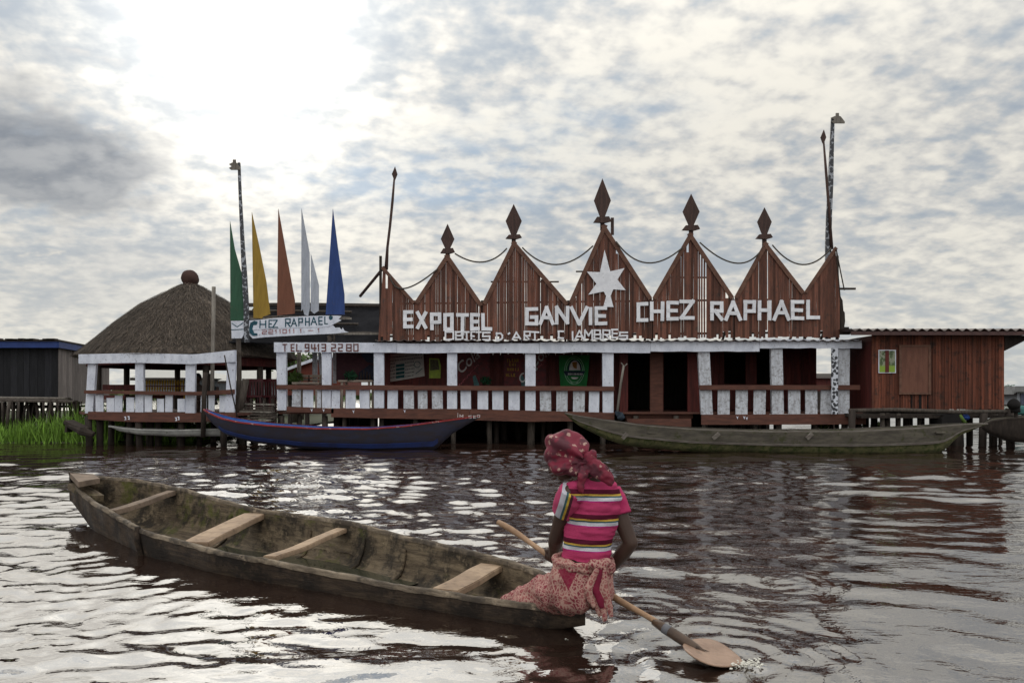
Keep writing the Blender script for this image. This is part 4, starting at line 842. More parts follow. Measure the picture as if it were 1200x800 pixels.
for _ in range(11000):                                   # bank grass
    X = rg.uniform(-18.5,-8.2); Y = rg.uniform(20.3,23.6) if X < -10.2 else rg.uniform(21,24.5)
    u = (X+18.5)/10; hgt = rg.uniform(.3,.8)*(1.15 - .35*math.sin(X*1.3)) * (1 if X < -10.2 else .9); p = Vector((X,Y,-.03)); ln = Vector((rg.gauss(0,.3),rg.gauss(0,.2),1)).normalized()*hgt; w = rg.uniform(.008,.018)
    bend = Vector((rg.gauss(0,.08),rg.gauss(0,.06),-.02)); s_ = Vector((w,rg.uniform(-w,w),0)); mb.add([p-s_,p+s_,p+ln*.6+s_*.7,p+ln+bend,p+ln*.6-s_*.7],[(0,1,2,4),(4,2,3)])
tag(mb.build('grass', GRASSM), kind='stuff')
mb = MB(); n = 60; vs = []
for i in range(n+1):
    X = -40+32*i/n; sh = 20.15+.25*mnoise.noise(Vector((X*1.5,0,0))) + (max(0,(X+11)/3)*1.2)
    vs += [(X,sh,-.15),(X,sh+.3,.03+.03*mnoise.noise(Vector((X*3,1,0)))),(X,31,.06),(X,60,.05)]
mb.add(vs,[(i*4+j,(i+1)*4+j,(i+1)*4+j+1,i*4+j+1) for i in range(n) for j in range(3)]); tag(mb.build('ground', mat('mud_bank',(.06,.06,.035),(.035,.045,.02),.9,3)), kind='structure')
mb = MB(); mb.tube([px(76,494,19.2),px(85,500,19.1),px(97,505,19.0),px(108,509,19)], [.03,.08,.1,.06], 8); mb.plank(px(82,494,19.2),px(80,506,19.2),.25,.05); mb.plank(px(80,492,19.2),px(100,503,19.1),.3,.04); mb.jitter(.05,3)
tag(mb.build('wrecked_prow', DARK), 'dark broken boat prow sticking out of the reeds', 'wreck')
# ------------------------------------------------------------------ things behind: houses, shed, tree
def house(name, x0, x1, ye, yr, yb, Y, dep, wm, rm, lab, ridge=None, cat='house', fascia=None, group=None):
    r_ = root(name, (px((x0+x1)/2,yb,Y).x, Y+dep/2, px(x0,yb,Y).z), lab, cat, group); a, c_ = px(x0,ye,Y), px(x1,ye,Y); zb = px(x0,yb,Y).z; zr = wz(yr,Y+dep/2)
    mb = MB(); mb.box((a.x+.2,Y,zb),(c_.x-.2,Y+dep,a.z)); mb.build('wall', wm, r_)
    i0, i1 = (a.x, c_.x) if ridge is None else (px(ridge[0],0,Y+dep/2).x, px(ridge[1],0,Y+dep/2).x)
    mb = MB(); vs = [(a.x-.2,Y-.3,a.z-.05),(c_.x+.2,Y-.3,a.z-.05),(c_.x+.2,Y+dep+.3,a.z-.05),(a.x-.2,Y+dep+.3,a.z-.05),(i0,Y+dep/2,zr),(i1,Y+dep/2,zr)]; mb.add(vs,[(0,1,5,4),(2,3,4,5),(1,2,5),(3,0,4),(3,2,1,0)]); mb.build('roof', rm, r_)
    if fascia: mb = MB(); mb.box((a.x-.2,Y-.34,a.z-.2),(c_.x+.2,Y-.302,a.z-.05)); mb.build('roof_edge', fascia, r_)
    for k in range(8): mb = MB(); X = a.x+.3+(c_.x-a.x-.6)*k/7; mb.tube([(X,Y+.1,-.5),(X,Y+.1,zb)], .1, 6); mb.build('stilt', DARK, r_)
    return r_
PG = mat('pale_grey_wall', (.20,.21,.23), rough=.9); RG = mat('pale_tin_roof', (.33,.33,.31), (.26,.26,.25), .5, metal=.3)
hh_ = house('tin_roof_house', 160, 236, 441.5, 430.5, 459, 44, 8, PG, RG, 'pale tin-roofed house far behind the thatched pavilion', (178,222), fascia=DARK, group='distant houses')
h2_ = house('tin_roof_house', 262, 334, 445, 433.5, 463, 42, 8, PG, RG, 'pale tin-roofed house seen behind the maroon chairs', (285,314), fascia=DARK, group='distant houses')
house('brown_shed', 950, 985, 442, 437.5, 458, 40, 4, WALLM, DARK, 'low dark shed seen behind the right end of the veranda', (955,980), cat='shed')
rs = root('red_shed', px(365,470,30), 'red plank shed with a white sloping roof edge behind the open corner', 'shed')
mb = MB(); mb.ppoly([(337,432),(372,420),(400,417),(400,463),(337,463)], 30, 4); mb.build('wall', mat('bright_red_boards', (.17,.045,.03), (.11,.03,.02), .8, 4,(5,5,.6)), rs)
mb = MB(); mb.ppoly([(334,431.5),(371,418),(402,414.5),(402,417.4),(372,421.3),(335,434.5)], 29.8, 4.6); mb.build('roof', WHITE, rs)
for x in (340,360,380,398): mb = MB(); mb.tube([px(x,463,30.3),Vector((px(x,463,30.3).x,30.3,-.4))], .09, 6); mb.build('stilt', DARK, rs)
mb = MB(); mb.tube([px(350.5,408,26),px(350.5,452,26),px(350.5,500,26)], .07, 7); tag(mb.build('pole', PILE, None, True), 'grey pole standing in front of the red shed', 'pole')
def tree(x, y, Y, r_, lab, sd, m_=LEAF, n=900):
    c_ = px(x,y,Y); t = root('tree', (c_.x,Y,0), lab, 'tree', 'trees behind the houses'); rr = random.Random(sd); mb = MB()
    mb.tube([(c_.x,Y,-.2),(c_.x+.1,Y,c_.z*.5),(c_.x,Y,c_.z+.3*r_)], [.16,.12,.05], 8)
    for k in range(7): a = rr.uniform(0,6.28); mb.tube([(c_.x,Y,c_.z*(.45+.06*k)),(c_.x+math.cos(a)*r_*.7,Y+math.sin(a)*r_*.7,c_.z+rr.uniform(-.3,.5)*r_)], [.06,.015], 5)
    mb.build('trunk', PILE, t, True); mb = MB()
    cl_ = [Vector((rr.gauss(0,.5),rr.gauss(0,.5),rr.gauss(0,.4)))*r_ for _ in range(16)]
    for _ in range(n):
        q_ = rr.choice(cl_) + Vector((rr.gauss(0,1),rr.gauss(0,1),rr.gauss(0,.8)))*r_*.16; p = c_+q_; u = Vector((rr.gauss(0,1),rr.gauss(0,1),rr.gauss(0,1))).normalized(); w = u.orthogonal().normalized()*.05; u *= .11; mb.add([p-u,p+w,p+u,p-w],[(0,1,2,3)])
    mb.build('crown', m_, t)
tree(345,424,34,1.0,'small loose-leaved tree showing between the first two white hotel posts',5); tree(352,432,38,1.2,'low tree just right of the loose-leaved one, behind the red shed roof',6)
# ------------------------------------------------------------------ right hut on stilts
YH = 19.6
hut = root('red_plank_hut', px(1100,480,YH+2), 'red vertical plank hut with a corrugated roof on stilts at the right', 'hut')
def hbox(x0,y0,x1,y1,m_,nm,Y=YH,dep=.04,parent=None): mb = MB(); mb.pbox(x0,y0,x1,y1,Y,dep); return mb.build(nm,m_,parent or hut)
HSL = mat('hut_boards', (.19,.060,.034), (.085,.032,.021), .75, 2.2, (6,6,.5), isl=.4, dirt=(.03,.022,.018), dirt_lo=.5, dirt_hi=.66, dscale=5)
def boards(x0,x1,y0,y1,Y,nm='wall',m_=HSL,cut=None):
    mb = MB(); x = x0
    while x < x1-.3:
        w = min(rnd.uniform(2.6,4.2), x1-x); mb.pbox(x,y0,x+w-.3,y1+rnd.uniform(-1.2,.6),Y+rnd.uniform(0,.012),.03)
        if rnd.random()<.8: mb.pbox(x+w-.75,y0,x+w-.05,y1,Y-.012,.01)
        x += w
    return mb.build(nm,m_,hut)
boards(1022,1177,391.5,480,YH); 
mb = MB(); x0,x1 = px(1022,0,YH).x, px(1177,0,YH).x
mb.box((x0,YH+.05,.85),(x0+.05,YH+2.2,2.7)); mb.box((x1-.05,YH+.05,.85),(x1,YH+2.2,2.7)); mb.box((x0,YH+2.2,.85),(x1,YH+2.25,2.7)); mb.build('inner_wall', WALLM, hut)
hbox(1005,398,1021.5,482,WALLM,'side_wall',YH+.9,.05); hbox(1009,405,1011,480,TRIM,'batten',YH+.86,.03); 
mb = MB(); mb.ppoly([(1013.5,408),(1014.5,408),(1021,480),(1019.5,480)],YH+.6,.03); mb.build('batten', GREY, hut)
zr = wz(386,YH-.4)
mb = MB(); xa, xb = px(998,0,YH-.4).x, px(1260,0,YH-.4).x; n = 260; vs = []
for i in range(n+1):
    x = xa+(xb-xa)*i/n; dz = .028*math.cos(x*2*math.pi/.215)
    vs += [(x,YH-.4,zr+dz),(x,YH-.4,zr+dz-.012),(x,YH+2.7,zr+.15+dz),(x,YH+2.7,zr+.138+dz)]
mb.add(vs,[f for i in range(n) for k in [i*4] for f in ((k,k+2,k+6,k+4),(k+1,k+5,k+7,k+3),(k,k+4,k+5,k+1),(k+2,k+3,k+7,k+6))]); mb.build('roof', TIN, hut)
mb = MB(); mb.box((xa,YH-.38,wz(392.5,YH-.38)),(xb,YH-.35,zr-.045)); mb.build('roof_edge', mat('dull_maroon_edge',(.10,.055,.05),(.06,.035,.035)), hut)
mb = MB(); e0 = px(1177,392,YH); e1 = px(1177,410,YH); mb.add([(x1+.005,YH-.3,zr-.06),(xb,YH-.3,zr-.06),(xb,YH+2.6,zr+.04),(x1+.005,YH+2.6,zr+.04)],[(0,1,2,3)]); mb.ppoly([(1177.5,393),(1205,393),(1205,397),(1177.5,411)],YH+.05,.04); mb.build('eave_bracket', DARK, hut)
sh_ = hbox(1055.5,405.5,1089.5,460.5,mat('brown_shutter',(.17,.075,.05),(.12,.05,.035),.7,3,(4,4,.7)),'shutter',YH-.045,.03)
for a in ((1054,404,1056.8,462),(1088.3,404,1091,462),(1057,404,1088.1,406.3),(1057,459.5,1088.1,462)): hbox(*a,TRIM,'shutter_frame',YH-.06,.03,sh_)
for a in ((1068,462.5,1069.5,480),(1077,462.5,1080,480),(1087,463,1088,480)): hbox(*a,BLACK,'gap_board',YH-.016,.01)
fp = root('framed_picture', px(1040,437,YH-.02), 'white-framed pair of green pictures fixed to the red hut wall', 'picture')
mb = MB(); mb.pbox(1029.5,409.7,1050,437,YH-.03,.012); mb.build('frame', WHITE, fp)
PM = bpy.data.materials.new('green_picture'); PM.use_nodes = True; q = NB(PM.node_tree); co = q.n('ShaderNodeTexCoord').outputs['Object']
nn = q.noise(co, 8, 5, .7); sp = q.n('ShaderNodeSeparateXYZ'); q.put(sp.inputs[0], co)
cc = q.ramp(nn, [(.35,(.02,.03,.015)),(.48,(.06,.10,.03)),(.58,(.30,.33,.24)),(.66,(.09,.04,.035))]); cc = q.mix(q.rng(sp.outputs[2],.22,.14), cc, (.22,.34,.03)); q.put(q.nt.nodes['Principled BSDF'].inputs['Base Color'], cc)
for a in ((1030.6,410.8,1037.3,436),(1041.9,410.8,1048.9,436)): 
    mb = MB(); mb.pbox(*a,YH-.035,.004); mb.build('panel', PM, fp)
mb = MB(); mb.pbox(1037.4,410.5,1041.8,436.2,YH-.04,.02); mb.build('middle_bar', WALLM, fp)
mb = MB(); mb.box((px(996,0,YH).x,YH-.1,.70),(x1+.05,YH+2.4,.78)); mb.build('floor', DARK, hut)
mb = MB(); mb.tube([px(995,481,YH-.5),px(1050,480,YH-.5),px(1120,482.5,YH-.5),px(1192,482,YH-.5)], .05, 8); mb.build('edge_pole', PILE, hut, True)
mb = MB(); mb.box((px(1000,0,YH).x,YH-.45,.68),(px(1185,0,YH).x,YH-.12,.74)); mb.build('platform_boards', DARK, hut)
for (x,Y,w,yt) in ((998,YH-.5,.085,480),(1034,YH-.3,.06,484),(1041,YH,.05,484),(1053,YH-.1,.05,484),(1062,YH+.5,.09,484),(1077,YH+.2,.05,484),(1092,YH,.06,484),(1101,YH+1,.05,484),(1114,YH-.2,.09,484),(1122,YH-.4,.13,484),(1136,YH+.6,.08,484),(1152,YH-.5,.09,484),(1161,YH+.4,.05,495),(1165,YH-.2,.07,484),(1172,YH+.5,.05,484),(1181,YH,.03,484),(1184,YH-.5,.10,478)):
    mb = MB(); t = rnd.uniform(-1.5,1.5); mb.tube([px(x+t,542,Y),px(x,510,Y),px(x-t*.5,yt,Y)], w, 7); mb.jitter(.02,3); mb.build('stilt', PILE if w<.07 else DARK, hut, True)
for k in range(18):
    mb = MB(); X = rnd.uniform(px(1000,0,YH).x,px(1130,0,YH).x); Y = YH+rnd.uniform(1.0,2.3); mb.tube([(X,Y,-.4),(X,Y,.7)], .06, 6); mb.build('stilt', DARK, hut, True)
mb = MB(); mb.ppoly([(1104,490),(1107,486.5),(1122,484.5),(1124,486),(1128,497.5),(1103,501)],19.0,.5); tag(mb.build('dark_crate', BLACK), 'black box lying on the stern of the long grey canoe', 'box')
mb = MB(); mb.tube([px(1124,486,19.1),px(1131,496,19.1)], .05, 8); tag(mb.build('green_roll', mat('green_roll',(.12,.2,.04)), None, True), 'green rolled cloth beside the black box', 'roll')
mb = MB(); mb.ball(px(1131,488.5,19.2), (.12,.1,.08)); mb.jitter(.03,6); tag(mb.build('blue_bag', mat('blue_bag',(.02,.06,.25)), None, True), 'small bright blue bag hanging under the hut platform', 'bag')
# ------------------------------------------------------------------ boats
def hull(name, gun, bot, Y, wid, thick, m_out, m_in, lab, cat='boat', group=None, floorz=.06, fine=.35, sheer=.0, tail=.5, rim=None, bands=None, nst=60, bx0=0, bx1=9999):
    """boat lying across the view; gun and bot are its rail and keel lines in photo pixels at distance Y"""
    x0, x1 = gun[0][0], gun[-1][0]; r_ = root(name, (px((x0+x1)/2,0,Y).x, Y+wid/2, 0), lab, cat, group)
    gx, gy = zip(*gun); bx_, by = zip(*bot); st = []
    for i in range(nst+1):
        t = i/nst; x = x0+(x1-x0)*t; zt = wz(np.interp(x,gx,gy),Y); zb = wz(np.interp(x,bx_,by),Y) if x >= bx_[0] and x <= bx_[-1] else zt-.03
        zb = min(zb, zt-.03); w = wid/2*max(.05, min(1,(t/fine)) if t < fine else 1, )**.6; w *= max(.05,min(1,(1-t)/tail))**.6 if tail else 1
        st.append((px(x,0,Y).x, zt, zb, w))
    def sect(x, zt, zb, w, inner=0.0):
        w2 = max(.008, w-inner); zb2 = min(zt-.012, max(zb+inner*1.2, floorz)) if inner else zb
        f = [(-1,1),(-.93,.55),(-.82,.22),(-.6,.03),(0,0),(.6,.03),(.82,.22),(.93,.55),(1,1)]
        return [(x, Y+wid/2+a*w2, zb2+(zt-zb2)*h_) for a,h_ in f]
    out = [sect(*s_) for s_ in st]; inn = [sect(*s_, inner=thick) for s_ in st]; n = 9
    def skin(S, flip): 
        vs = [p for s_ in S for p in s_]; fs = [(i*n+k,(i+1)*n+k,(i+1)*n+k+1,i*n+k+1) for i in range(len(S)-1) for k in range(n-1)]
        if flip: fs = [f[::-1] for f in fs]
        return vs, fs
    mb = MB(); mb.add(*skin(out, True)); L = (len(out)-1)*n; mb.add(out[0], [tuple(range(n))]); mb.add(out[-1], [tuple(range(n-1,-1,-1))]); h_ = mb.build('hull', m_out, r_, True)
    mb = MB(); mb.add(*skin(inn, False)); mb.build('inside', m_in, r_, True)
    mb = MB()
    for sd in (0, n-1):
        vs = []
        for o_, i_ in zip(out, inn):
            a, c_ = Vector(o_[sd]), Vector(i_[sd]); d_ = -.012 if sd == 0 else .012; a.y += d_; vs += [tuple(a+Vector((0,0,.012))), tuple(c_+Vector((0,0,.012))), tuple(a-Vector((0,0,.02)))]
        fs = [f for i in range(len(out)-1) for k in [i*3] for f in ((k,k+3,k+4,k+1),(k,k+2,k+5,k+3))]; mb.add(vs, fs)
    mb.build('gunwale', rim or m_out, r_)
    if bands: 
        for (f0, f1, m_, nm, pr) in bands:
            mb = MB(); vs = []
            rngs = [s_ for s_ in st[1:-1] if bx0 <= 600+s_[0]/Y*F <= bx1]
            for s_ in rngs:
                pts = sect(*s_); H_ = [(p[2], p[1]) for p in pts[4::-1]]; zs, ys_ = zip(*H_); zt, zb = s_[1], s_[2]
                for f in (f0, f1): zz = zb+(zt-zb)*f; vs.append((s_[0], float(np.interp(zz, zs, ys_))-pr, zz))
            mb.add(vs, [(i*2,i*2+2,i*2+3,i*2+1) for i in range(len(rngs)-1)]); b_ = mb.build(nm, m_, r_); mo = b_.modifiers.new('s','SOLIDIFY'); mo.thickness = .012; mo.offset = 0
    return r_
NAVYB = mat('navy_hull', (.020,.022,.045), (.022,.016,.02), .6, 2.5, (1,1,3), dirt=(.05,.04,.035), dirt_lo=.6, dirt_hi=.75); BLUEB = mat('bright_blue_inside', (.03,.11,.38), (.02,.07,.26), .55, 4)
REDR = mat('red_rim', (.30,.03,.03), (.20,.02,.02), .6, 6, dirt=(.5,.42,.38), dirt_lo=.55, dirt_hi=.66)
bb = hull('blue_boat', [(230,480),(240,484.5),(256,490),(280,494.5),(310,498),(370,501.8),(430,502.3),(475,499),(520,493),(562,487.6)], [(229,481),(238,494),(259,510.5),(295,520),(355,527),(430,530),(508,529),(516,520),(530,508),(562,489)], 17.85, .98, .05, NAVYB, BLUEB, 'long dark navy boat with a red rim and bright blue inside, moored at the veranda', group=None, rim=REDR, fine=.14, tail=.3,
    bands=[(.16,.34,mat('blue_band',(.014,.032,.14),(.014,.018,.06),.6,2),'blue_stripe',.012)], bx0=252, bx1=517)
mb = MB()
for ch, a, y0, c_, y1 in (('I',535,483.8,537.5,489),('M',538.5,485.5,543,489),('E',549,486.5,552.5,490),('C',554.5,486.6,558,490),('0',559,486,562.5,489)): glyph(mb, ch, a, y0, c_, y1, 17.8+.40, .8, .01)
mb.build('painted_marks', mat('white_marks',(.6,.55,.55)), bb)
for t in (290,340,400,455): 
    a = px(t,501.5 if t>300 else 498,17.85); mb = MB(); mb.box((a.x,17.95,a.z-.07),(a.x+.16,18.73,a.z-.045)); mb.build('thwart', BLUEB, bb)
MOSSY = mat('mossy_planks', (.135,.12,.095), (.07,.062,.052), .9, 3, (1,1,4), dirt=(.05,.055,.02), dirt_lo=.52, dirt_hi=.68, dscale=5); MOSS2 = mat('mossy_low_planks', (.15,.145,.065), (.06,.06,.03), .9, 4, (1,1,2), dirt=(.035,.05,.012), dirt_lo=.48, dirt_hi=.62, dscale=7)
STR = mat('grey_strake', (.20,.18,.155), (.12,.10,.09), .9, 4, (1,1,4))
gc_ = hull('long_canoe', [(664,484),(680,488),(705,491.7),(759,499),(813,503),(900,505.8),(1000,505.5),(1078,502),(1136,498),(1172,497)], [(663.5,485),(678,498.5),(711.5,515.5),(737.5,524),(813,531),(900,534),(1000,536),(1100,535),(1116,531),(1135,512),(1172,498)], 16.9, 1.05, .05, MOSS2, MOSSY, 'very long weathered grey plank canoe moored in front of the doorways', 'canoe', rim=STR, fine=.28, tail=.25,
    bands=[(.50,.985,MOSSY,'upper_planks',.012),(.42,.50,STR,'strake',.03)])
for (x, t) in ((838,6),(948,5),(732,4)):
    mb = MB(); mb.plank(px(x-2.5,513.8,16.84), px(x+t-1,507.5,16.83), .075, .05, Vector((0,1,0))); mb.build('rib_end', STR, gc_)
for x in (760,850,940,1030,1100):
    a = px(x,505,16.9); mb = MB(); mb.box((a.x,16.98,a.z-.05),(a.x+.2,17.88,a.z-.02)); mb.build('thwart', MOSSY, gc_)
PALEG = mat('pale_hull',(.42,.42,.40),(.25,.25,.24),.8,3,dirt=(.1,.1,.09),dirt_lo=.55,dirt_hi=.7)
wc = hull('pale_canoe', [(121,499.5),(140,502),(165,503.3),(200,504),(230,503.5),(262,503)], [(120.5,500),(135,506),(160,510),(200,512),(262,512)], 19.0, .6, .05, PALEG, GREY, 'small pale dugout canoe lying under the thatched pavilion', 'canoe', floorz=.05, fine=.5, tail=.3)
rc = hull('dark_moored_boat', [(1164,500),(1172,494),(1185,491),(1210,489),(1290,486)], [(1163,501),(1172,508),(1185,514),(1200,519),(1290,524)], 17.9, .9, .05, DARK, MOSSY, 'dark boat prow poking in at the right edge beyond the long canoe', 'boat', fine=.4, tail=0)
mt = root('outboard_motor', px(1188,478,18.6), 'black round-topped outboard motor at the right edge of the hut platform', 'motor'); mb = MB(); p = px(1188,474,18.6); mb.ball(p, (.13,.16,.14), 14, 10); mb.tube([p+Vector((.03,0,-.05)), p+Vector((.05,0,-.18))], .1, 10); mb.jitter(.02,7); mb.build('cowl', BLACK, mt, True); mb = MB(); mb.tube([p+Vector((.05,0,-.16)), p+Vector((.08,.02,-.62))], .04, 8); mb.build('shaft', DARK, mt, True)
def hut2(): 
    r_ = root('stilt_house', px(1200,475,34), 'small white stilt house with a grey gable roof at the right edge', 'house', 'distant houses'); WH = mat('far_white_wall',(.42,.44,.48),(.34,.36,.4)); FB = mat('far_blue_panel',(.13,.15,.22))
    mb = MB(); mb.ppoly([(1192,459),(1215,459),(1215,474),(1192,474)],34,3.5); mb.build('wall', WH, r_); mb = MB(); mb.ppoly([(1187.5,462),(1190.5,452.3),(1216,452.3),(1219,458.5),(1191.6,459)],33.6,4.3); mb.build('roof', mat('far_grey_roof',(.22,.22,.22)), r_)
    mb = MB(); mb.pbox(1196.5,461,1203,474,33.95,.04); mb.build('door', FB, r_); mb = MB(); mb.pbox(1188,474.2,1222,476,33.5,4.4); mb.build('deck', DARK, r_)
    for x in (1190,1200,1212): mb = MB(); mb.tube([px(x,476,34),Vector((px(x,0,34).x,34,-.4))], .1, 6); mb.build('stilt', DARK, r_)
hut2()
mb = MB(); mb.tube([(px(1176,0,32).x,32,.5),(px(1196,0,32).x,32,.62),(px(1215,0,32).x,32,.55)], [.12,.2,.2], 8); mb.box((px(1183,0,32).x,31.8,.5),(px(1212,0,32).x,32.4,.66))
tag(mb.build('teal_boat', mat('teal_hull',(.05,.17,.16),(.03,.1,.1))), 'teal-painted boat hull in front of the small white stilt house', 'boat')
tree(1184,466,60,.9,'low leafy tree far off just right of the red hut',12,LEAFD,500)
for i, (x, y, Y, r_, l) in enumerate(((965,499,21.6,.16,'yellow-green weed clump under the deck, leftmost near the right corner post'),(1003,499,21.6,.2,'yellow-green weed clump under the deck, behind the front hut stake'),(1030,500,22,.25,'wide yellow-green weed clump under the left end of the red hut'))):
    clump('weed_clump', px(x,y,Y), r_, 260, .06, LEAFY, l, 'weeds', 'weed clumps under the decks', sd=20+i, squash=.6)
# distant shore: low bank with bush, and far off roofs, beyond everything
mb = MB(); rg = random.Random(21)
for _ in range(9000):
    a = R(rg.uniform(-80,80)); d_ = rg.uniform(230,260); X, Y = d_*math.sin(a), d_*math.cos(a); hmax = 2.2+2.2*mnoise.noise(Vector((a*14,0,0)))+1.0*mnoise.noise(Vector((a*60,3,0))); p = Vector((X,Y,max(.1,rg.random()*hmax))); u = Vector((rg.gauss(0,1),rg.gauss(0,1),rg.gauss(0,1))).normalized(); w = u.orthogonal().normalized()*.8; u*= 1.1; mb.add([p-u,p+w,p+u,p-w],[(0,1,2,3)])
tag(mb.build('far_shore_bush', LEAF), kind='stuff')
# ------------------------------------------------------------------ the near canoe
cn = root('dugout_canoe', tuple((nearC(.5) + farC(.5)) / 2 * Vector((1, 1, 0)) if False else ((nearC(.5).x + farC(.5).x) / 2, (nearC(.5).y + farC(.5).y) / 2, 0)),
    'long worn wooden dugout canoe crossing the foreground with plank thwarts', 'canoe')
def woodmat(name, c1, c2, moss, stain, msl=.56):
    m_ = bpy.data.materials.new(name); m_.use_nodes = True; q = NB(m_.node_tree); q.nt.nodes.clear(); co = q.n('ShaderNodeTexCoord').outputs['Object']
    al = q.mapping(co, (1, 1, 1), (0, 0, R(38))); gr = q.mapping(al, (.7, 8, 8))
    c = q.mix(q.rng(q.noise(gr, 3.2, 8, .65, .3), .32, .68), c2, c1)
    c = q.mix(q.rng(q.noise(co, 3.5, 7, .7), .46, .60, 0, .9), c, stain)
    c = q.mix(q.rng(q.noise(q.v('ADD', co, (5, 2, 1)), 2.3, 8, .72), msl, msl + .12, 0, .85), c, moss)
    c = q.mix(q.rng(q.noise(q.v('ADD', co, (1, 8, 3)), 9, 8, .75), .56, .68, 0, .6), c, tuple(v * 1.55 for v in c1))
    c = q.mix(q.rng(q.noise(gr, 14, 4, .6), .60, .70, 0, .7), c, tuple(v * .3 for v in c2))
    bs = q.n('ShaderNodeBsdfPrincipled'); q.put(bs.inputs['Base Color'], c); q.put(bs.inputs['Roughness'], q.rng(q.noise(co, 3, 4), .3, .7, .55, .9)); bs.inputs['Specular IOR Level'].default_value = .2
    bp = q.n('ShaderNodeBump'); bp.inputs['Strength'].default_value = .7; bp.inputs['Distance'].default_value = .010
    q.put(bp.inputs['Height'], q.m('ADD', q.noise(gr, 9, 6, .7), q.noise(co, 14, 5, .6))); q.nt.links.new(bp.outputs[0], bs.inputs['Normal'])
    out = q.n('ShaderNodeOutputMaterial'); q.nt.links.new(bs.outputs[0], out.inputs[0]); return m_
HULLO = woodmat('canoe_outside', (.085, .060, .042), (.032, .023, .018), (.035, .036, .02), (.018, .014, .012), .60)
HULLI = woodmat('canoe_inside', (.19, .145, .095), (.075, .055, .037), (.085, .09, .02), (.022, .018, .014), .52)
THW = mat('thwart_wood', (.42, .30, .20), (.24, .165, .11), .7, 3, (1, 1, 1), grain=.55, dirt=(.12, .09, .065), dirt_lo=.58, dirt_hi=.72, dscale=12, isl=.1)
THO = mat('old_thwart_wood', (.26, .19, .14), (.13, .095, .07), .8, 4, grain=.5)
NS = 110; PROF = [(1,1),(.975,.72),(.93,.42),(.84,.17),(.64,.04),(.33,.0),(0,-.01)]
PROF = PROF + [(-a, h_) for a, h_ in PROF[-2::-1]]
def zbot(u):
    z_ = -.13
    if u < .22: z_ += .30 * (1 - u / .22) ** 1.8
    if u > .86: z_ += .17 * ((u - .86) / .14) ** 1.6
    return z_
def csec(u, inner=0.0):
    N, F_ = nearC(u), farC(u); wob = .008 * mnoise.noise(Vector((u * 15, 0, 0))); N.z += wob + .004*mnoise.noise(Vector((u*70,0,5))); F_.z += .010 * mnoise.noise(Vector((u * 25, 4, 0)))
    c = (N + F_) / 2; hw = (N - F_).length / 2; zb = zbot(u) + (inner * 1.1 if inner else 0); k = max(.02, (hw - inner) / hw)
    res = []
    for a, h_ in PROF:
        E_ = N if a >= 0 else F_; p = c + (E_ - c) * abs(a) * k; zb_ = min(zb, E_.z - .03); p.z = zb_ + (E_.z - zb_) * h_; res.append(p)
    return res
U = [i / NS for i in range(NS + 1)]
out = [csec(u) for u in U]; inn = [csec(max(u, .012), .032) if u > .0 else csec(.012, .032) for u in U]; inn[-1] = csec(.985, .032); n = len(PROF)
mb = MB(); mb.add([tuple(p) for s_ in out for p in s_], [(i*n+k,i*n+k+1,(i+1)*n+k+1,(i+1)*n+k) for i in range(NS) for k in range(n-1)])
mb.add([tuple(p) for p in out[0]], [tuple(range(n-1,-1,-1))]); mb.add([tuple(p) for p in out[-1]], [tuple(range(n))])
mb.build('hull', HULLO, cn, True)
mb = MB(); mb.add([tuple(p) for s_ in inn for p in s_], [(i*n+k,(i+1)*n+k,(i+1)*n+k+1,i*n+k+1) for i in range(1, NS) for k in range(n-1)])
mb.add([tuple(p) for p in inn[1]], [tuple(range(n))]); mb.build('inside', HULLI, cn, True)
mb = MB()
for sd in (0, n-1):
    vs = []
    for o_, i_ in zip(out, inn):
        a, c_ = o_[sd].copy(), i_[sd].copy(); dd = (a - c_); dd.z = 0; dd = dd.normalized() * .006 if dd.length > 1e-5 else Vector()
        vs += [a + dd - Vector((0,0,.02)), a + dd*.8 + Vector((0,0,.006)), (a + c_) / 2 + Vector((0,0,.012)), c_ - dd*.6 + Vector((0,0,.005)), c_ - dd*.8 - Vector((0,0,.02))]
    fs = [(i*5+k,(i+1)*5+k,(i+1)*5+k+1,i*5+k+1) for i in range(NS) for k in range(4)]; mb.add([tuple(v) for v in vs], fs)
mb.jitter(.006, 14); mb.build('gunwale', woodmat('canoe_rim', (.27, .215, .155), (.085, .065, .048), (.07, .07, .045), (.05, .04, .032), .62), cn, True)
# thwarts span wall to wall
def uN(x): # parameter whose near rail shows at photo column x
    return min(U, key=lambda u: abs(600 + nearC(u).x / nearC(u).y * F - x))
def uF(x): return min(U, key=lambda u: abs(600 + farC(u).x / farC(u).y * F - x))
for (xn, xf, w, t, dn, df, m_) in ((124,205,.10,.045,.035,.05,THO),(222,302,.20,.045,.02,.05,THW),(308,405,.10,.035,.012,.07,THW),(514,580,.17,.04,.014,.05,THW)):
    N, F_ = nearC(uN(xn)), farC(uF(xf)); dr = (F_ - N); a = N + dr * .075; c_ = F_ - dr * .04; a.z = N.z - dn; c_.z = F_.z - df
    mb = MB(); K = 8
    for k in range(K): pass
    mb.plank(a, c_, w, t); bm = bmesh.new(); 
    o = mb.build('thwart', m_, cn); bm.from_mesh(o.data); bmesh.ops.subdivide_edges(bm, edges=[e for e in bm.edges if e.calc_length() > .4], cuts=10, use_grid_fill=True); 
    for v in bm.verts: v.co += mnoise.noise_vector(v.co * 3.1) * .010
    bmesh.ops.bevel(bm, geom=[e for e in bm.edges if e.is_manifold and e.calc_face_angle(0) > .6], offset=.006, segments=2, affect='EDGES'); bm.to_mesh(o.data); bm.free()
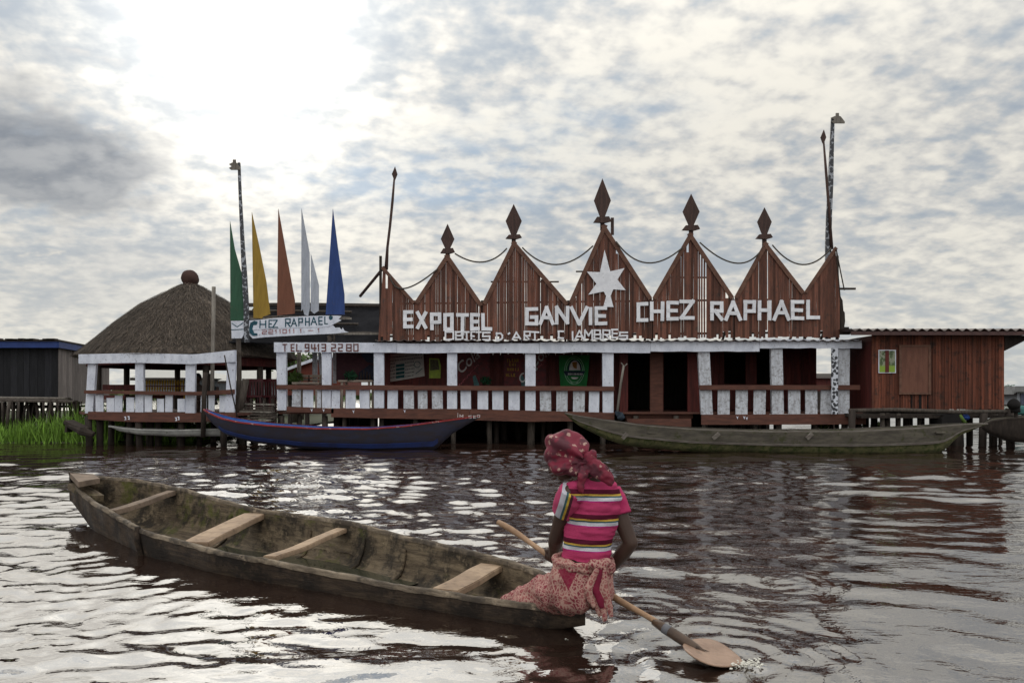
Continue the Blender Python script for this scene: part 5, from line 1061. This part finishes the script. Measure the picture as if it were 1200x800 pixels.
# small plate and block left at the bow, the patched split, the ribs
mb = MB(); V_ = [pxz(81.5,553.5,.452), pxz(109,555,.44), pxz(117,560,.43), pxz(92,564.5,.44)]
mb.add([tuple(v) for v in V_] + [tuple(v - Vector((0,0,.05))) for v in V_], [(0,3,2,1),(4,5,6,7),(0,1,5,4),(1,2,6,5),(2,3,7,6),(3,0,4,7)]); mb.build('bow_plate', THO, cn)
mb = MB(); mb.plank(pxz(88,569,.33), pxz(114,584,.25), .13, .06); mb.jitter(.01, 8); mb.build('bow_block', HULLI, cn)
for u_, w in ((.52,.03),(.62,.035),(.70,.05),(.36,.03)):
    mb = MB(); s1, s2 = csec(u_, .034), csec(u_ + w / 6.3, .034); vs = []
    for p, q_ in zip(s1[1:-1], s2[1:-1]):
        c0 = (s1[0] + s1[-1]) / 2; up = Vector((c0.x - p.x, c0.y - p.y, .25)).normalized() * .02; vs += [p, p + up, q_ + up, q_]
    m2 = n - 2; mb.add([tuple(v) for v in vs], [(i*4+k,(i+1)*4+k,(i+1)*4+(k+1)%4,i*4+(k+1)%4) for i in range(m2-1) for k in range(4)]); mb.jitter(.012, 7); mb.build('rib', HULLI, cn, True)
ub = uN(163); mb = MB(); s_ = csec(ub); mb.tube([s_[0] + Vector((-.01,-.01,.02)), s_[1] + Vector((-.012,-.015,0)), s_[2] + Vector((-.01,-.012,0)), s_[3]], [.02,.03,.025,.012], 8); mb.jitter(.015, 12); mb.build('patched_split', HULLO, cn, True)
BW = bpy.data.materials.new('bilge_water'); BW.use_nodes = True; bs = BW.node_tree.nodes['Principled BSDF']; bs.inputs['Base Color'].default_value = (.045,.045,.03,1); bs.inputs['Roughness'].default_value = .06
mb = MB(); L_, R_ = [], []
for i in range(31):
    u = .38 + .36 * i / 30; s_ = csec(u, .034); zz = -.055
    def at(side):
        pts = s_[:n//2+1] if side > 0 else s_[:n//2-1:-1]; zs = [p.z for p in pts][::-1]; xs = [p.x for p in pts][::-1]; ys = [p.y for p in pts][::-1]; return (float(np.interp(zz, zs, xs)), float(np.interp(zz, zs, ys)), zz)
    L_.append(at(1)); R_.append(at(-1))
mb.add(L_ + R_, [(i, i+1, 31+i+1, 31+i) for i in range(30)]); mb.build('bilge_water', BW, cn)

# ------------------------------------------------------------------ paddle
S0, S1 = px(584, 611.5, 4.75), pxz(813, 757.5, .05); sd_ = (S1 - S0).normalized()
pd = root('paddle', (S1.x, S1.y, 0), 'long wooden paddle with a round pinkish blade trailing in the water behind the paddler', 'paddle')
PWD = mat('paddle_wood', (.44, .28, .17), (.28, .17, .10), .6, 5, grain=.4, dirt=(.13,.09,.06), dirt_lo=.6, dirt_hi=.75)
mb = MB(); K = 24; mb.tube([S0.lerp(S1, i/K) + Vector((0,0,.006*math.sin(i*.7))) for i in range(K+1)], [.0165+.002*math.sin(i*.9) for i in range(K+1)], 12); mb.build('shaft', PWD, pd, True)
mb = MB(); a, c_ = S0.lerp(S1, .83), S0.lerp(S1, 1.0) + sd_*.06; mb.tube([a.lerp(c_, i/6) for i in range(7)], [.0195,.024,.026,.027,.026,.022,.014], 12); mb.build('wet_socket', mat('wet_wood', (.12,.075,.048), (.06,.038,.028), .35, 8), pd, True)
mb = MB(); mb.tube([S0.lerp(S1,.875), S0.lerp(S1,.90)], .0262, 12); mb.build('grey_binding', mat('grey_tape', (.2,.2,.22)), pd, True)
bl_ = [(799,757),(805,753),(816,749.5),(833,750),(846,755.5),(860,766),(873,778),(862,781),(846,782.5),(829,779.5),(812,771),(803,763)]
def bz(x): return .056 - .060 * (x - 799) / 74
pts = [pxz(x, y, bz(x)) for x, y in bl_]; ctr = sum(pts, Vector()) / len(pts); mb = MB(); rings = 7; vs = []
for r_ in range(rings, 0, -1):
    for p in pts: t = 1.05 * r_ / rings; vs.append(ctr.lerp(p, t) + Vector((0, 0, -.014 * .3 * (1 - t * t))))
vs.append(ctr + Vector((0, 0, -.004))); m_n = len(pts); fs = [(i*m_n+k,i*m_n+(k+1)%m_n,(i+1)*m_n+(k+1)%m_n,(i+1)*m_n+k) for i in range(rings-1) for k in range(m_n)] + [((rings-1)*m_n+k,(rings-1)*m_n+(k+1)%m_n,rings*m_n) for k in range(m_n)]
mb.add([tuple(v) for v in vs], fs); bd = mb.build('blade', mat('pink_blade', (.40,.265,.19), (.26,.165,.115), .3, 5, grain=.35, dirt=(.2,.13,.09), dirt_lo=.58, dirt_hi=.7), pd, True)
mo = bd.modifiers.new('s','SOLIDIFY'); mo.thickness = .012; mo = bd.modifiers.new('b','SUBSURF'); mo.levels = 1; mo.render_levels = 1
mb = MB(); mb.tube([pxz(815,759,.052), pxz(832,765,.030), pxz(852,771.5,.012)], [.012,.007,.002], 6); mb.build('blade_ridge', mat('dark_crack', (.06,.04,.03)), bd, True)
mb = MB(); rg = random.Random(4)
for _ in range(110):
    t = rg.random(); x = 858 + 34*t + rg.gauss(0,3); y = 777 + rg.gauss(0,2.4); p = pxz(x, y, max(.004, rg.gauss(.01,.012))); r_ = rg.uniform(.002,.0065); mb.ball(p, (r_*1.4, r_, r_*.8), 7, 5)
for _ in range(25):
    p = pxz(rg.uniform(640,760), rg.gauss(742,8), .004); r_ = rg.uniform(.002,.004); mb.ball(p, (r_*1.6, r_, r_*.5), 6, 4)
FO = bpy.data.materials.new('foam'); FO.use_nodes = True; bs = FO.node_tree.nodes['Principled BSDF']; bs.inputs['Base Color'].default_value = (.7,.68,.6,1); bs.inputs['Roughness'].default_value = .15
tag(mb.build('splash_drops', FO, None, True), kind='stuff')

# ------------------------------------------------------------------ the paddler
YP = 4.07; O_ = px(682, 712, YP)
W = lambda x, y, Y=YP: px(x, y, Y); k_ = YP / F
def hand(mb, G, d_, Wr, rs=.0165, flip=1):
    n1 = (Wr - G); n1 = (n1 - d_ * n1.dot(d_)).normalized(); n2 = d_.cross(n1).normalized() * flip
    mb.tube([Wr, Wr.lerp(G + n1*.03, .5), G + n1*.032, G + n1*.026 - n2*.004], [(.024,.02),(.034,.02),(.042,.017),(.038,.014)], 12)
    for i, (L, r_) in enumerate(((215,.0088),(240,.0092),(230,.009),(200,.008))):
        off = (i - 1.5) * .0205; P_ = []
        for j in range(9):
            a = R(-15 + (L + 15) * j / 8); P_.append(G + d_*off + n1*math.cos(a)*(rs+r_+.001 + (.004 if j in (3,6) else 0)) + n2*math.sin(a)*(rs+r_+.001))
        mb.tube(P_, [r_*(1.12 - .035*j) for j in range(9)], 8); mb.ball(P_[-1], r_*.85, 8, 6)
    P_ = []
    for j in range(6):
        a = R(-5 - 150*j/5); P_.append(G - d_*(.046 - .003*j) + n1*math.cos(a)*(rs+.011) + n2*math.sin(a)*(rs+.011))
    mb.tube([G + n1*.04 - d_*.02] + P_, [.014,.0125,.012,.0115,.011,.0105,.0095], 8); mb.ball(P_[-1], .0092, 8, 6)
def on_shaft(x): # shaft point seen at photo column x
    t = 0
    for i in range(2001):
        p = S0.lerp(S1, i/2000)
        if 600 + p.x / p.y * F >= x: return p
GL, GR_ = on_shaft(648), on_shaft(700)
mb = MB()
mb.tube([W(682,706),W(682,690),W(684,668),W(688,645),W(692,620),W(696,598),W(696,582),W(694,570),W(691,561),W(686,550,4.09),W(677,541,4.11)], [(.13,.12),(.145,.125),(.118,.095),(.104,.085),(.113,.087),(.128,.09),(.138,.085),(.114,.073),(.06,.056),(.046,.048),(.045,.048)], 20)
LS, RSh = W(668,579,4.01), W(717,581,4.12); LE, RE = W(652,630,4.17), W(739,636,4.06)
mb.ball(LS, .050); mb.ball(RSh, .050)
mb.tube([W(686,578,4.05), LS, LS.lerp(LE,.35), LS.lerp(LE,.75), LE], [.042,.048,.050,.043,.041], 14); mb.ball(LE, .040)
WL = GL + (LE - GL).normalized() * .085; WR = GR_ + (RE - GR_).normalized() * .095
mb.tube([LE, LE.lerp(WL,.3), LE.lerp(WL,.7), WL], [.040,.041,.032,.024], 12)
mb.tube([W(703,578,4.09), RSh, RSh.lerp(RE,.35), RSh.lerp(RE,.75), RE], [.042,.047,.048,.041,.038], 14); mb.ball(RE, .038)
mb.tube([RE, RE.lerp(WR,.3), RE.lerp(WR,.7), WR], [.038,.040,.031,.023], 12)
hand(mb, GL, sd_, WL); hand(mb, GR_, sd_, WR, flip=-1)
# head looking down to the left
HC = W(663,536,4.13); fd = Vector((-.78,.36,-.42)).normalized(); rt = fd.cross(Vector((0,0,1))).normalized(); up = rt.cross(fd).normalized(); M3 = Matrix((rt, fd, up)).transposed()
hp = lambda a, b_, c_: HC + M3 @ Vector((a, b_, c_))
mb.ball(hp(0,-.01,.02), (.073,.092,.098), 20, 14, M3); mb.ball(hp(0,.03,-.035), (.056,.058,.075), 16, 12, M3); mb.ball(hp(0,.062,-.083), (.026,.024,.022), 10, 8, M3)
mb.tube([hp(0,.082,.012), hp(0,.097,-.012), hp(0,.104,-.028)], [.009,.013,.018], 8); mb.ball(hp(.013,.092,-.031), .010, 8, 6); mb.ball(hp(-.013,.092,-.031), .010, 8, 6)
mb.ball(hp(0,.088,-.052), (.025,.012,.007), 10, 6, M3); mb.ball(hp(0,.086,-.062), (.022,.012,.008), 10, 6, M3)
mb.tube([hp(-.05,.072,.03), hp(0,.088,.03), hp(.05,.072,.03)], .010, 8)
for s_ in (-1,1): mb.ball(hp(.073*s_,-.01,-.01), (.010,.022,.032), 10, 8, M3); mb.ball(hp(.036*s_,.06,-.03), (.024,.022,.024), 10, 8, M3)
# legs, folded forward into the canoe
for (A_, K_, Af, Ft) in ((W(672,694,4.17), px(622,704,4.50), px(590,726,4.72), px(574,730,4.92)), (W(668,700,4.10), px(628,712,4.42), px(598,734,4.62), px(582,738,4.80))):
    mb.tube([A_, A_.lerp(K_,.5), K_], [.085,.07,.052], 12); mb.tube([K_, K_.lerp(Af,.4), Af], [.05,.045,.03], 12); mb.tube([Af, Af.lerp(Ft,.6), Ft], [(.03,.028),(.04,.022),(.034,.014)], 10)
    fdir = (Ft-Af).normalized(); sdv = fdir.cross(Vector((0,0,1))).normalized()
    for j in range(5): mb.tube([Ft+sdv*(j-2)*.015, Ft+sdv*(j-2)*.016+fdir*(.028-.004*abs(j-.5))], .0075, 6)
per = remesh(mb, 'person', SKIN, None, .0042, 3, origin=O_)
tag(per, 'woman in a maroon headscarf and striped pink shirt seated on the canoe stern, paddling', 'person')
for s_ in (-1,1): m2 = MB(); m2.ball(hp(.031*s_,.077,.010), (.012,.009,.008), 10, 8, M3); m2.build('eye', mat('eye_white', (.5,.46,.42), rough=.3, bump=0), per, True)
def folds(amp, sx, sy, sz, seed=0):
    def f(co, no):
        r_ = np.array([mnoise.noise(Vector((p[0]*sx+seed, p[1]*sy, p[2]*sz))) + .5*mnoise.noise(Vector((p[0]*sx*2.3, p[1]*sy*2.3+seed, p[2]*sz*2.3))) for p in co]); return no * (amp * r_)[:, None]
    return f
# shirt
SM = bpy.data.materials.new('striped_pink_jersey'); SM.use_nodes = True; q = NB(SM.node_tree); co = q.n('ShaderNodeTexCoord').outputs['Object']; sp = q.n('ShaderNodeSeparateXYZ'); q.put(sp.inputs[0], co)
wob = q.m('MULTIPLY', q.m('SUBTRACT', q.noise(co, 9, 2), .5), .010)
zz = q.m('ADD', q.m('ADD', sp.outputs[2], wob), q.m('MULTIPLY', sp.outputs[0], .04)); zt = px(690, 573, 3.975).z - O_.z + .04*.03
fr = q.m('FRACT', q.m('DIVIDE', q.m('SUBTRACT', zt, zz), .126)); PK = (.44,.045,.13)
rc_ = q.ramp(fr, [(0,(.075,.006,.02)),(.185,(.55,.36,.06)),(.26,(.035,.11,.13)),(.32,(.60,.61,.66)),(.455,(.42,.02,.22)),(.49,PK)], 'CONSTANT')
top_ = q.m('GREATER_THAN', zz, zt + .001); rc_ = q.mix(top_, rc_, PK); rc_ = q.mix(q.rng(q.noise(co, 300, 2), .4, .6, 0, .18), rc_, (.1,.01,.03))
bs = q.nt.nodes['Principled BSDF']; q.put(bs.inputs['Base Color'], rc_); bs.inputs['Roughness'].default_value = .85; bpn = q.n('ShaderNodeBump'); bpn.inputs['Strength'].default_value = .6; bpn.inputs['Distance'].default_value = .012; q.put(bpn.inputs['Height'], q.noise(q.mapping(co, (.8, .8, 2.2), (0, R(25), 0)), 11, 4, .55, .6)); q.nt.links.new(bpn.outputs[0], bs.inputs['Normal']); bs.inputs['Specular IOR Level'].default_value = .15
mb = MB(); mb.tube([W(686,655),W(687,645),W(691,622),W(695,600),W(695,584),W(693.5,571),W(691,561),W(690,557)], [(.126,.108),(.121,.102),(.127,.102),(.140,.103),(.150,.097),(.124,.084),(.066,.064),(.056,.056)], 22)
mb.tube([W(684,575,4.04), LS, LS.lerp(LE,.02)], [.064,.063,.055], 14); mb.tube([W(705,576,4.09), RSh, RSh.lerp(RE,.02)], [.064,.062,.054], 14)
mb.ball(W(674,573,4.0), .046); mb.ball(W(677,580,3.99), .042); mb.ball(W(712,573,4.07), .044)
sh = remesh(mb, 'shirt', SM, per, .006, 5, fn=folds(.009, 8, 8, 26))
SL = bpy.data.materials.new('striped_sleeve'); SL.use_nodes = True; q = NB(SL.node_tree); co = q.n('ShaderNodeTexCoord').outputs['Object']
ad = (LE - LS).normalized(); sdv = ad.cross(Vector((0,1,0))).normalized(); l0 = LS - O_
dsv = q.v('DOT_PRODUCT', q.v('SUBTRACT', co, tuple(l0)), tuple(sdv)); rc2 = q.ramp(q.rng(dsv, -.07, .07, 0, 1, False), [(0,PK),(.16,(.50,.50,.56)),(.34,(.035,.10,.11)),(.42,(.55,.38,.05)),(.50,(.06,.008,.02)),(.60,PK)] if sdv.x > 0 else [(0,PK),(.42,(.06,.008,.02)),(.52,(.55,.38,.05)),(.59,(.035,.10,.11)),(.65,(.55,.56,.62)),(.9,PK)], 'CONSTANT')
bs = q.nt.nodes['Principled BSDF']; q.put(bs.inputs['Base Color'], rc2); bs.inputs['Roughness'].default_value = .85
def sleeve(S_, E_, m_, seed):
    mb = MB(); d0 = (E_-S_).normalized(); mb.tube([S_-d0*.035, S_+d0*.02, S_.lerp(E_,.30), S_.lerp(E_,.42)], [.060,.071,.066,.064], 18)
    return remesh(mb, 'sleeve', m_, sh, .006, 4, fn=folds(.006, 18, 18, 12, seed))
sleeve(LS, LE, SL, 3); PKM = mat('pink_jersey', PK, (.36,.015,.09), .85, 9, bump=.02); sleeve(RSh, RE, PKM, 5)
# headscarf
SCF = bpy.data.materials.new('flowered_scarf'); SCF.use_nodes = True; q = NB(SCF.node_tree); co = q.n('ShaderNodeTexCoord').outputs['Object']
vo = q.n('ShaderNodeTexVoronoi'); q.put(vo.inputs['Vector'], q.v('ADD', co, q.v('SCALE', q.v('SUBTRACT', q.n('ShaderNodeTexNoise').outputs['Color'], (.5,.5,.5)), .0))); vo.inputs['Scale'].default_value = 22
nn = q.noise(co, 55, 4, .6); fl = q.rng(q.m('ADD', vo.outputs['Distance'], q.m('MULTIPLY', q.m('SUBTRACT', nn, .5), .9)), .18, .27, 1, 0)
dk = q.rng(q.noise(co, 14, 4), .45, .6); c = q.mix(dk, (.16,.005,.024), (.065,.004,.014)); c = q.mix(q.m('MULTIPLY', fl, .85), c, (.42,.27,.22)); bs = q.nt.nodes['Principled BSDF']; q.put(bs.inputs['Base Color'], c); bs.inputs['Roughness'].default_value = .7
mb = MB(); mb.ball(W(665,530,4.12), (.105,.118,.108), 20, 14); mb.ball(W(660,513,4.12), (.058,.072,.050), 14, 10); mb.ball(W(655,527,4.11), (.078,.10,.088), 14, 10); mb.ball(W(677,533,4.07), (.07,.08,.088), 14, 10)
mb.ball(W(665,545,4.07), (.088,.078,.055), 14, 10)
mb.tube([W(645,541,4.06), W(656,552,4.0), W(675,551,3.99), W(690,540,4.0)], [.014,.02,.022,.018], 8)
def sfold(co, no):
    r_ = []
    for p in co:
        v = Vector(p) - W(690,541,4.0); a = math.atan2(v.z, v.x) * 5.0; r_.append(.010 * math.sin(a * 1.6 + 3*mnoise.noise(Vector(p)*8)) + .007*mnoise.noise(Vector(p)*14))
    return no * np.array(r_)[:, None]
sc_ = remesh(mb, 'headscarf', SCF, per, .0055, 4, fn=sfold)
mb = MB(); mb.ball(W(690,539,4.0), (.032,.03,.042), 12, 8); mb.ball(W(695,532,4.0), (.022,.02,.025), 10, 8)
mb.tube([W(688,543,4.0), W(697,548,3.97), W(707,556,3.95), W(719,567,3.94)], [(.03,.016),(.042,.02),(.036,.016),(.018,.008)], 12)
mb.tube([W(689,540,4.0), W(699,543,3.99), W(711,554,3.97), W(718,562,3.96)], [(.02,.012),(.03,.014),(.028,.012),(.01,.006)], 10)
mb.tube([W(685,546,3.99), W(683,557,3.955), W(681,569,3.95), W(680,577,3.95)], [(.022,.014),(.026,.012),(.02,.010),(.012,.006)], 10)
remesh(mb, 'scarf_knot', SCF, sc_, .005, 3, fn=folds(.007, 30, 30, 30, 2))
# wrap
def wrapmat(name, tri=True):
    WM = bpy.data.materials.new(name); WM.use_nodes = True; q = NB(WM.node_tree); co = q.n('ShaderNodeTexCoord').outputs['Object']
    wv = q.v('ADD', co, q.v('SCALE', (.0,.0,.0), 1.0)); nz = q.n('ShaderNodeTexNoise'); nz.inputs['Scale'].default_value = 12; q.put(nz.inputs['Vector'], co)
    wv = q.v('ADD', co, q.v('SCALE', q.v('SUBTRACT', nz.outputs['Color'], (.5,.5,.5)), .05))
    v1 = q.n('ShaderNodeTexVoronoi', feature='DISTANCE_TO_EDGE'); v1.inputs['Scale'].default_value = 44; q.put(v1.inputs['Vector'], wv)
    v2 = q.n('ShaderNodeTexVoronoi', feature='F1'); v2.inputs['Scale'].default_value = 85; q.put(v2.inputs['Vector'], wv)
    f1 = q.rng(v1.outputs['Distance'], .05, .14, 1, 0); f2 = q.rng(v2.outputs['Distance'], .30, .5, 1, 0); big = q.rng(q.noise(co, 7, 3), .42, .58)
    f = q.m('MAXIMUM', q.m('MULTIPLY', f1, .85), q.m('MULTIPLY', f2, .7), clamp=True); c = q.mix(f, q.mix(big, (.22,.04,.055), (.30,.10,.095)), (.47,.30,.25))
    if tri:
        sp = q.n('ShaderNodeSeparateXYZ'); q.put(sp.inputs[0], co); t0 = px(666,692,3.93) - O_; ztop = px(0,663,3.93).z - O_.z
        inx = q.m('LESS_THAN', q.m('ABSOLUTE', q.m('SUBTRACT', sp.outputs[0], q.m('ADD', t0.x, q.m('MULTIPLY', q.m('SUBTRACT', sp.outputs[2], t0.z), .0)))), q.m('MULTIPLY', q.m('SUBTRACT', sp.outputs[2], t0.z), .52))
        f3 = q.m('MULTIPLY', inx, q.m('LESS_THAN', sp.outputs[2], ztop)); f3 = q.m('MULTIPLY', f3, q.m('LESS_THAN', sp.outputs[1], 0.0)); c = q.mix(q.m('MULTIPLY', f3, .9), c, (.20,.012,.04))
    bs = q.nt.nodes['Principled BSDF']; q.put(bs.inputs['Base Color'], c); bs.inputs['Roughness'].default_value = .85; bs.inputs['Specular IOR Level'].default_value = .15; return WM
WRP = wrapmat('patterned_wrap')
mb = MB(); mb.tube([W(684,655),W(683,664),W(681,678),W(680,692),W(681,703),W(682,711)], [(.138,.118),(.150,.125),(.168,.138),(.175,.146),(.16,.14),(.12,.11)], 22)
mb.tube([W(668,690,4.16), px(640,692,4.32), px(618,700,4.48), px(596,708,4.62), px(586,713,4.72)], [.105,.092,.074,.056,.04], 14)
mb.tube([W(668,697,4.13), px(640,703,4.30), px(618,709,4.40), px(602,714,4.48)], [.10,.082,.066,.05], 14); mb.ball(W(655,694,4.14), (.13,.12,.085), 16, 10)
wr = remesh(mb, 'wrap_skirt', WRP, per, .0065, 6, fn=folds(.016, 17, 12, 6, 4))
mb = MB(); ringp = []
for k in range(33):
    a = 2*math.pi*k/32; ringp.append(Vector((W(684,0).x + math.cos(a)*.146, YP + math.sin(a)*.122, W(0,657).z - .012*math.cos(a+.4) + .006*math.sin(3*a))))
mb.tube(ringp, [.017+.003*math.sin(k*1.3) for k in range(33)], 10, False); mb.tube([p + Vector((0,0,-.024)) for p in ringp], [.015+.004*math.sin(k*1.9) for k in range(33)], 10, False)
mb.tube([W(690,661,3.94), W(704,662,3.93), W(714,657,3.97)], [.022,.03,.02], 10)
remesh(mb, 'waist_fold', wrapmat('patterned_fold', False), wr, .005, 3, fn=folds(.005, 25, 25, 40, 6))
MAR = mat('maroon_lining', (.20,.012,.04), (.12,.008,.025), .85, 8)
for i, (P_, m_) in enumerate((([(700,664),(694,685),(699,706),(704,722)], 0), ([(704,664),(701,686),(707,710),(710,728)], 0), ([(707,664),(708,688),(714,708),(716.5,724)], 0), ([(703,666),(698,690),(704,704),(706,712)], 1), ([(700,666),(689,690),(692,702),(697,711)], 0))):
    mb = MB(); mb.tube([W(x, y, 3.93 - .012*(j > 0) - .004*i) for j, (x, y) in enumerate(P_)], [(.014,.012),(.022,.013),(.019,.010),(.013,.006)], 10); mb.jitter(.006, 20)
    ps = remesh(mb, 'wrap_tail', MAR if m_ else WRP, wr, .0045, 3, fn=folds(.004, 40, 40, 12, i))
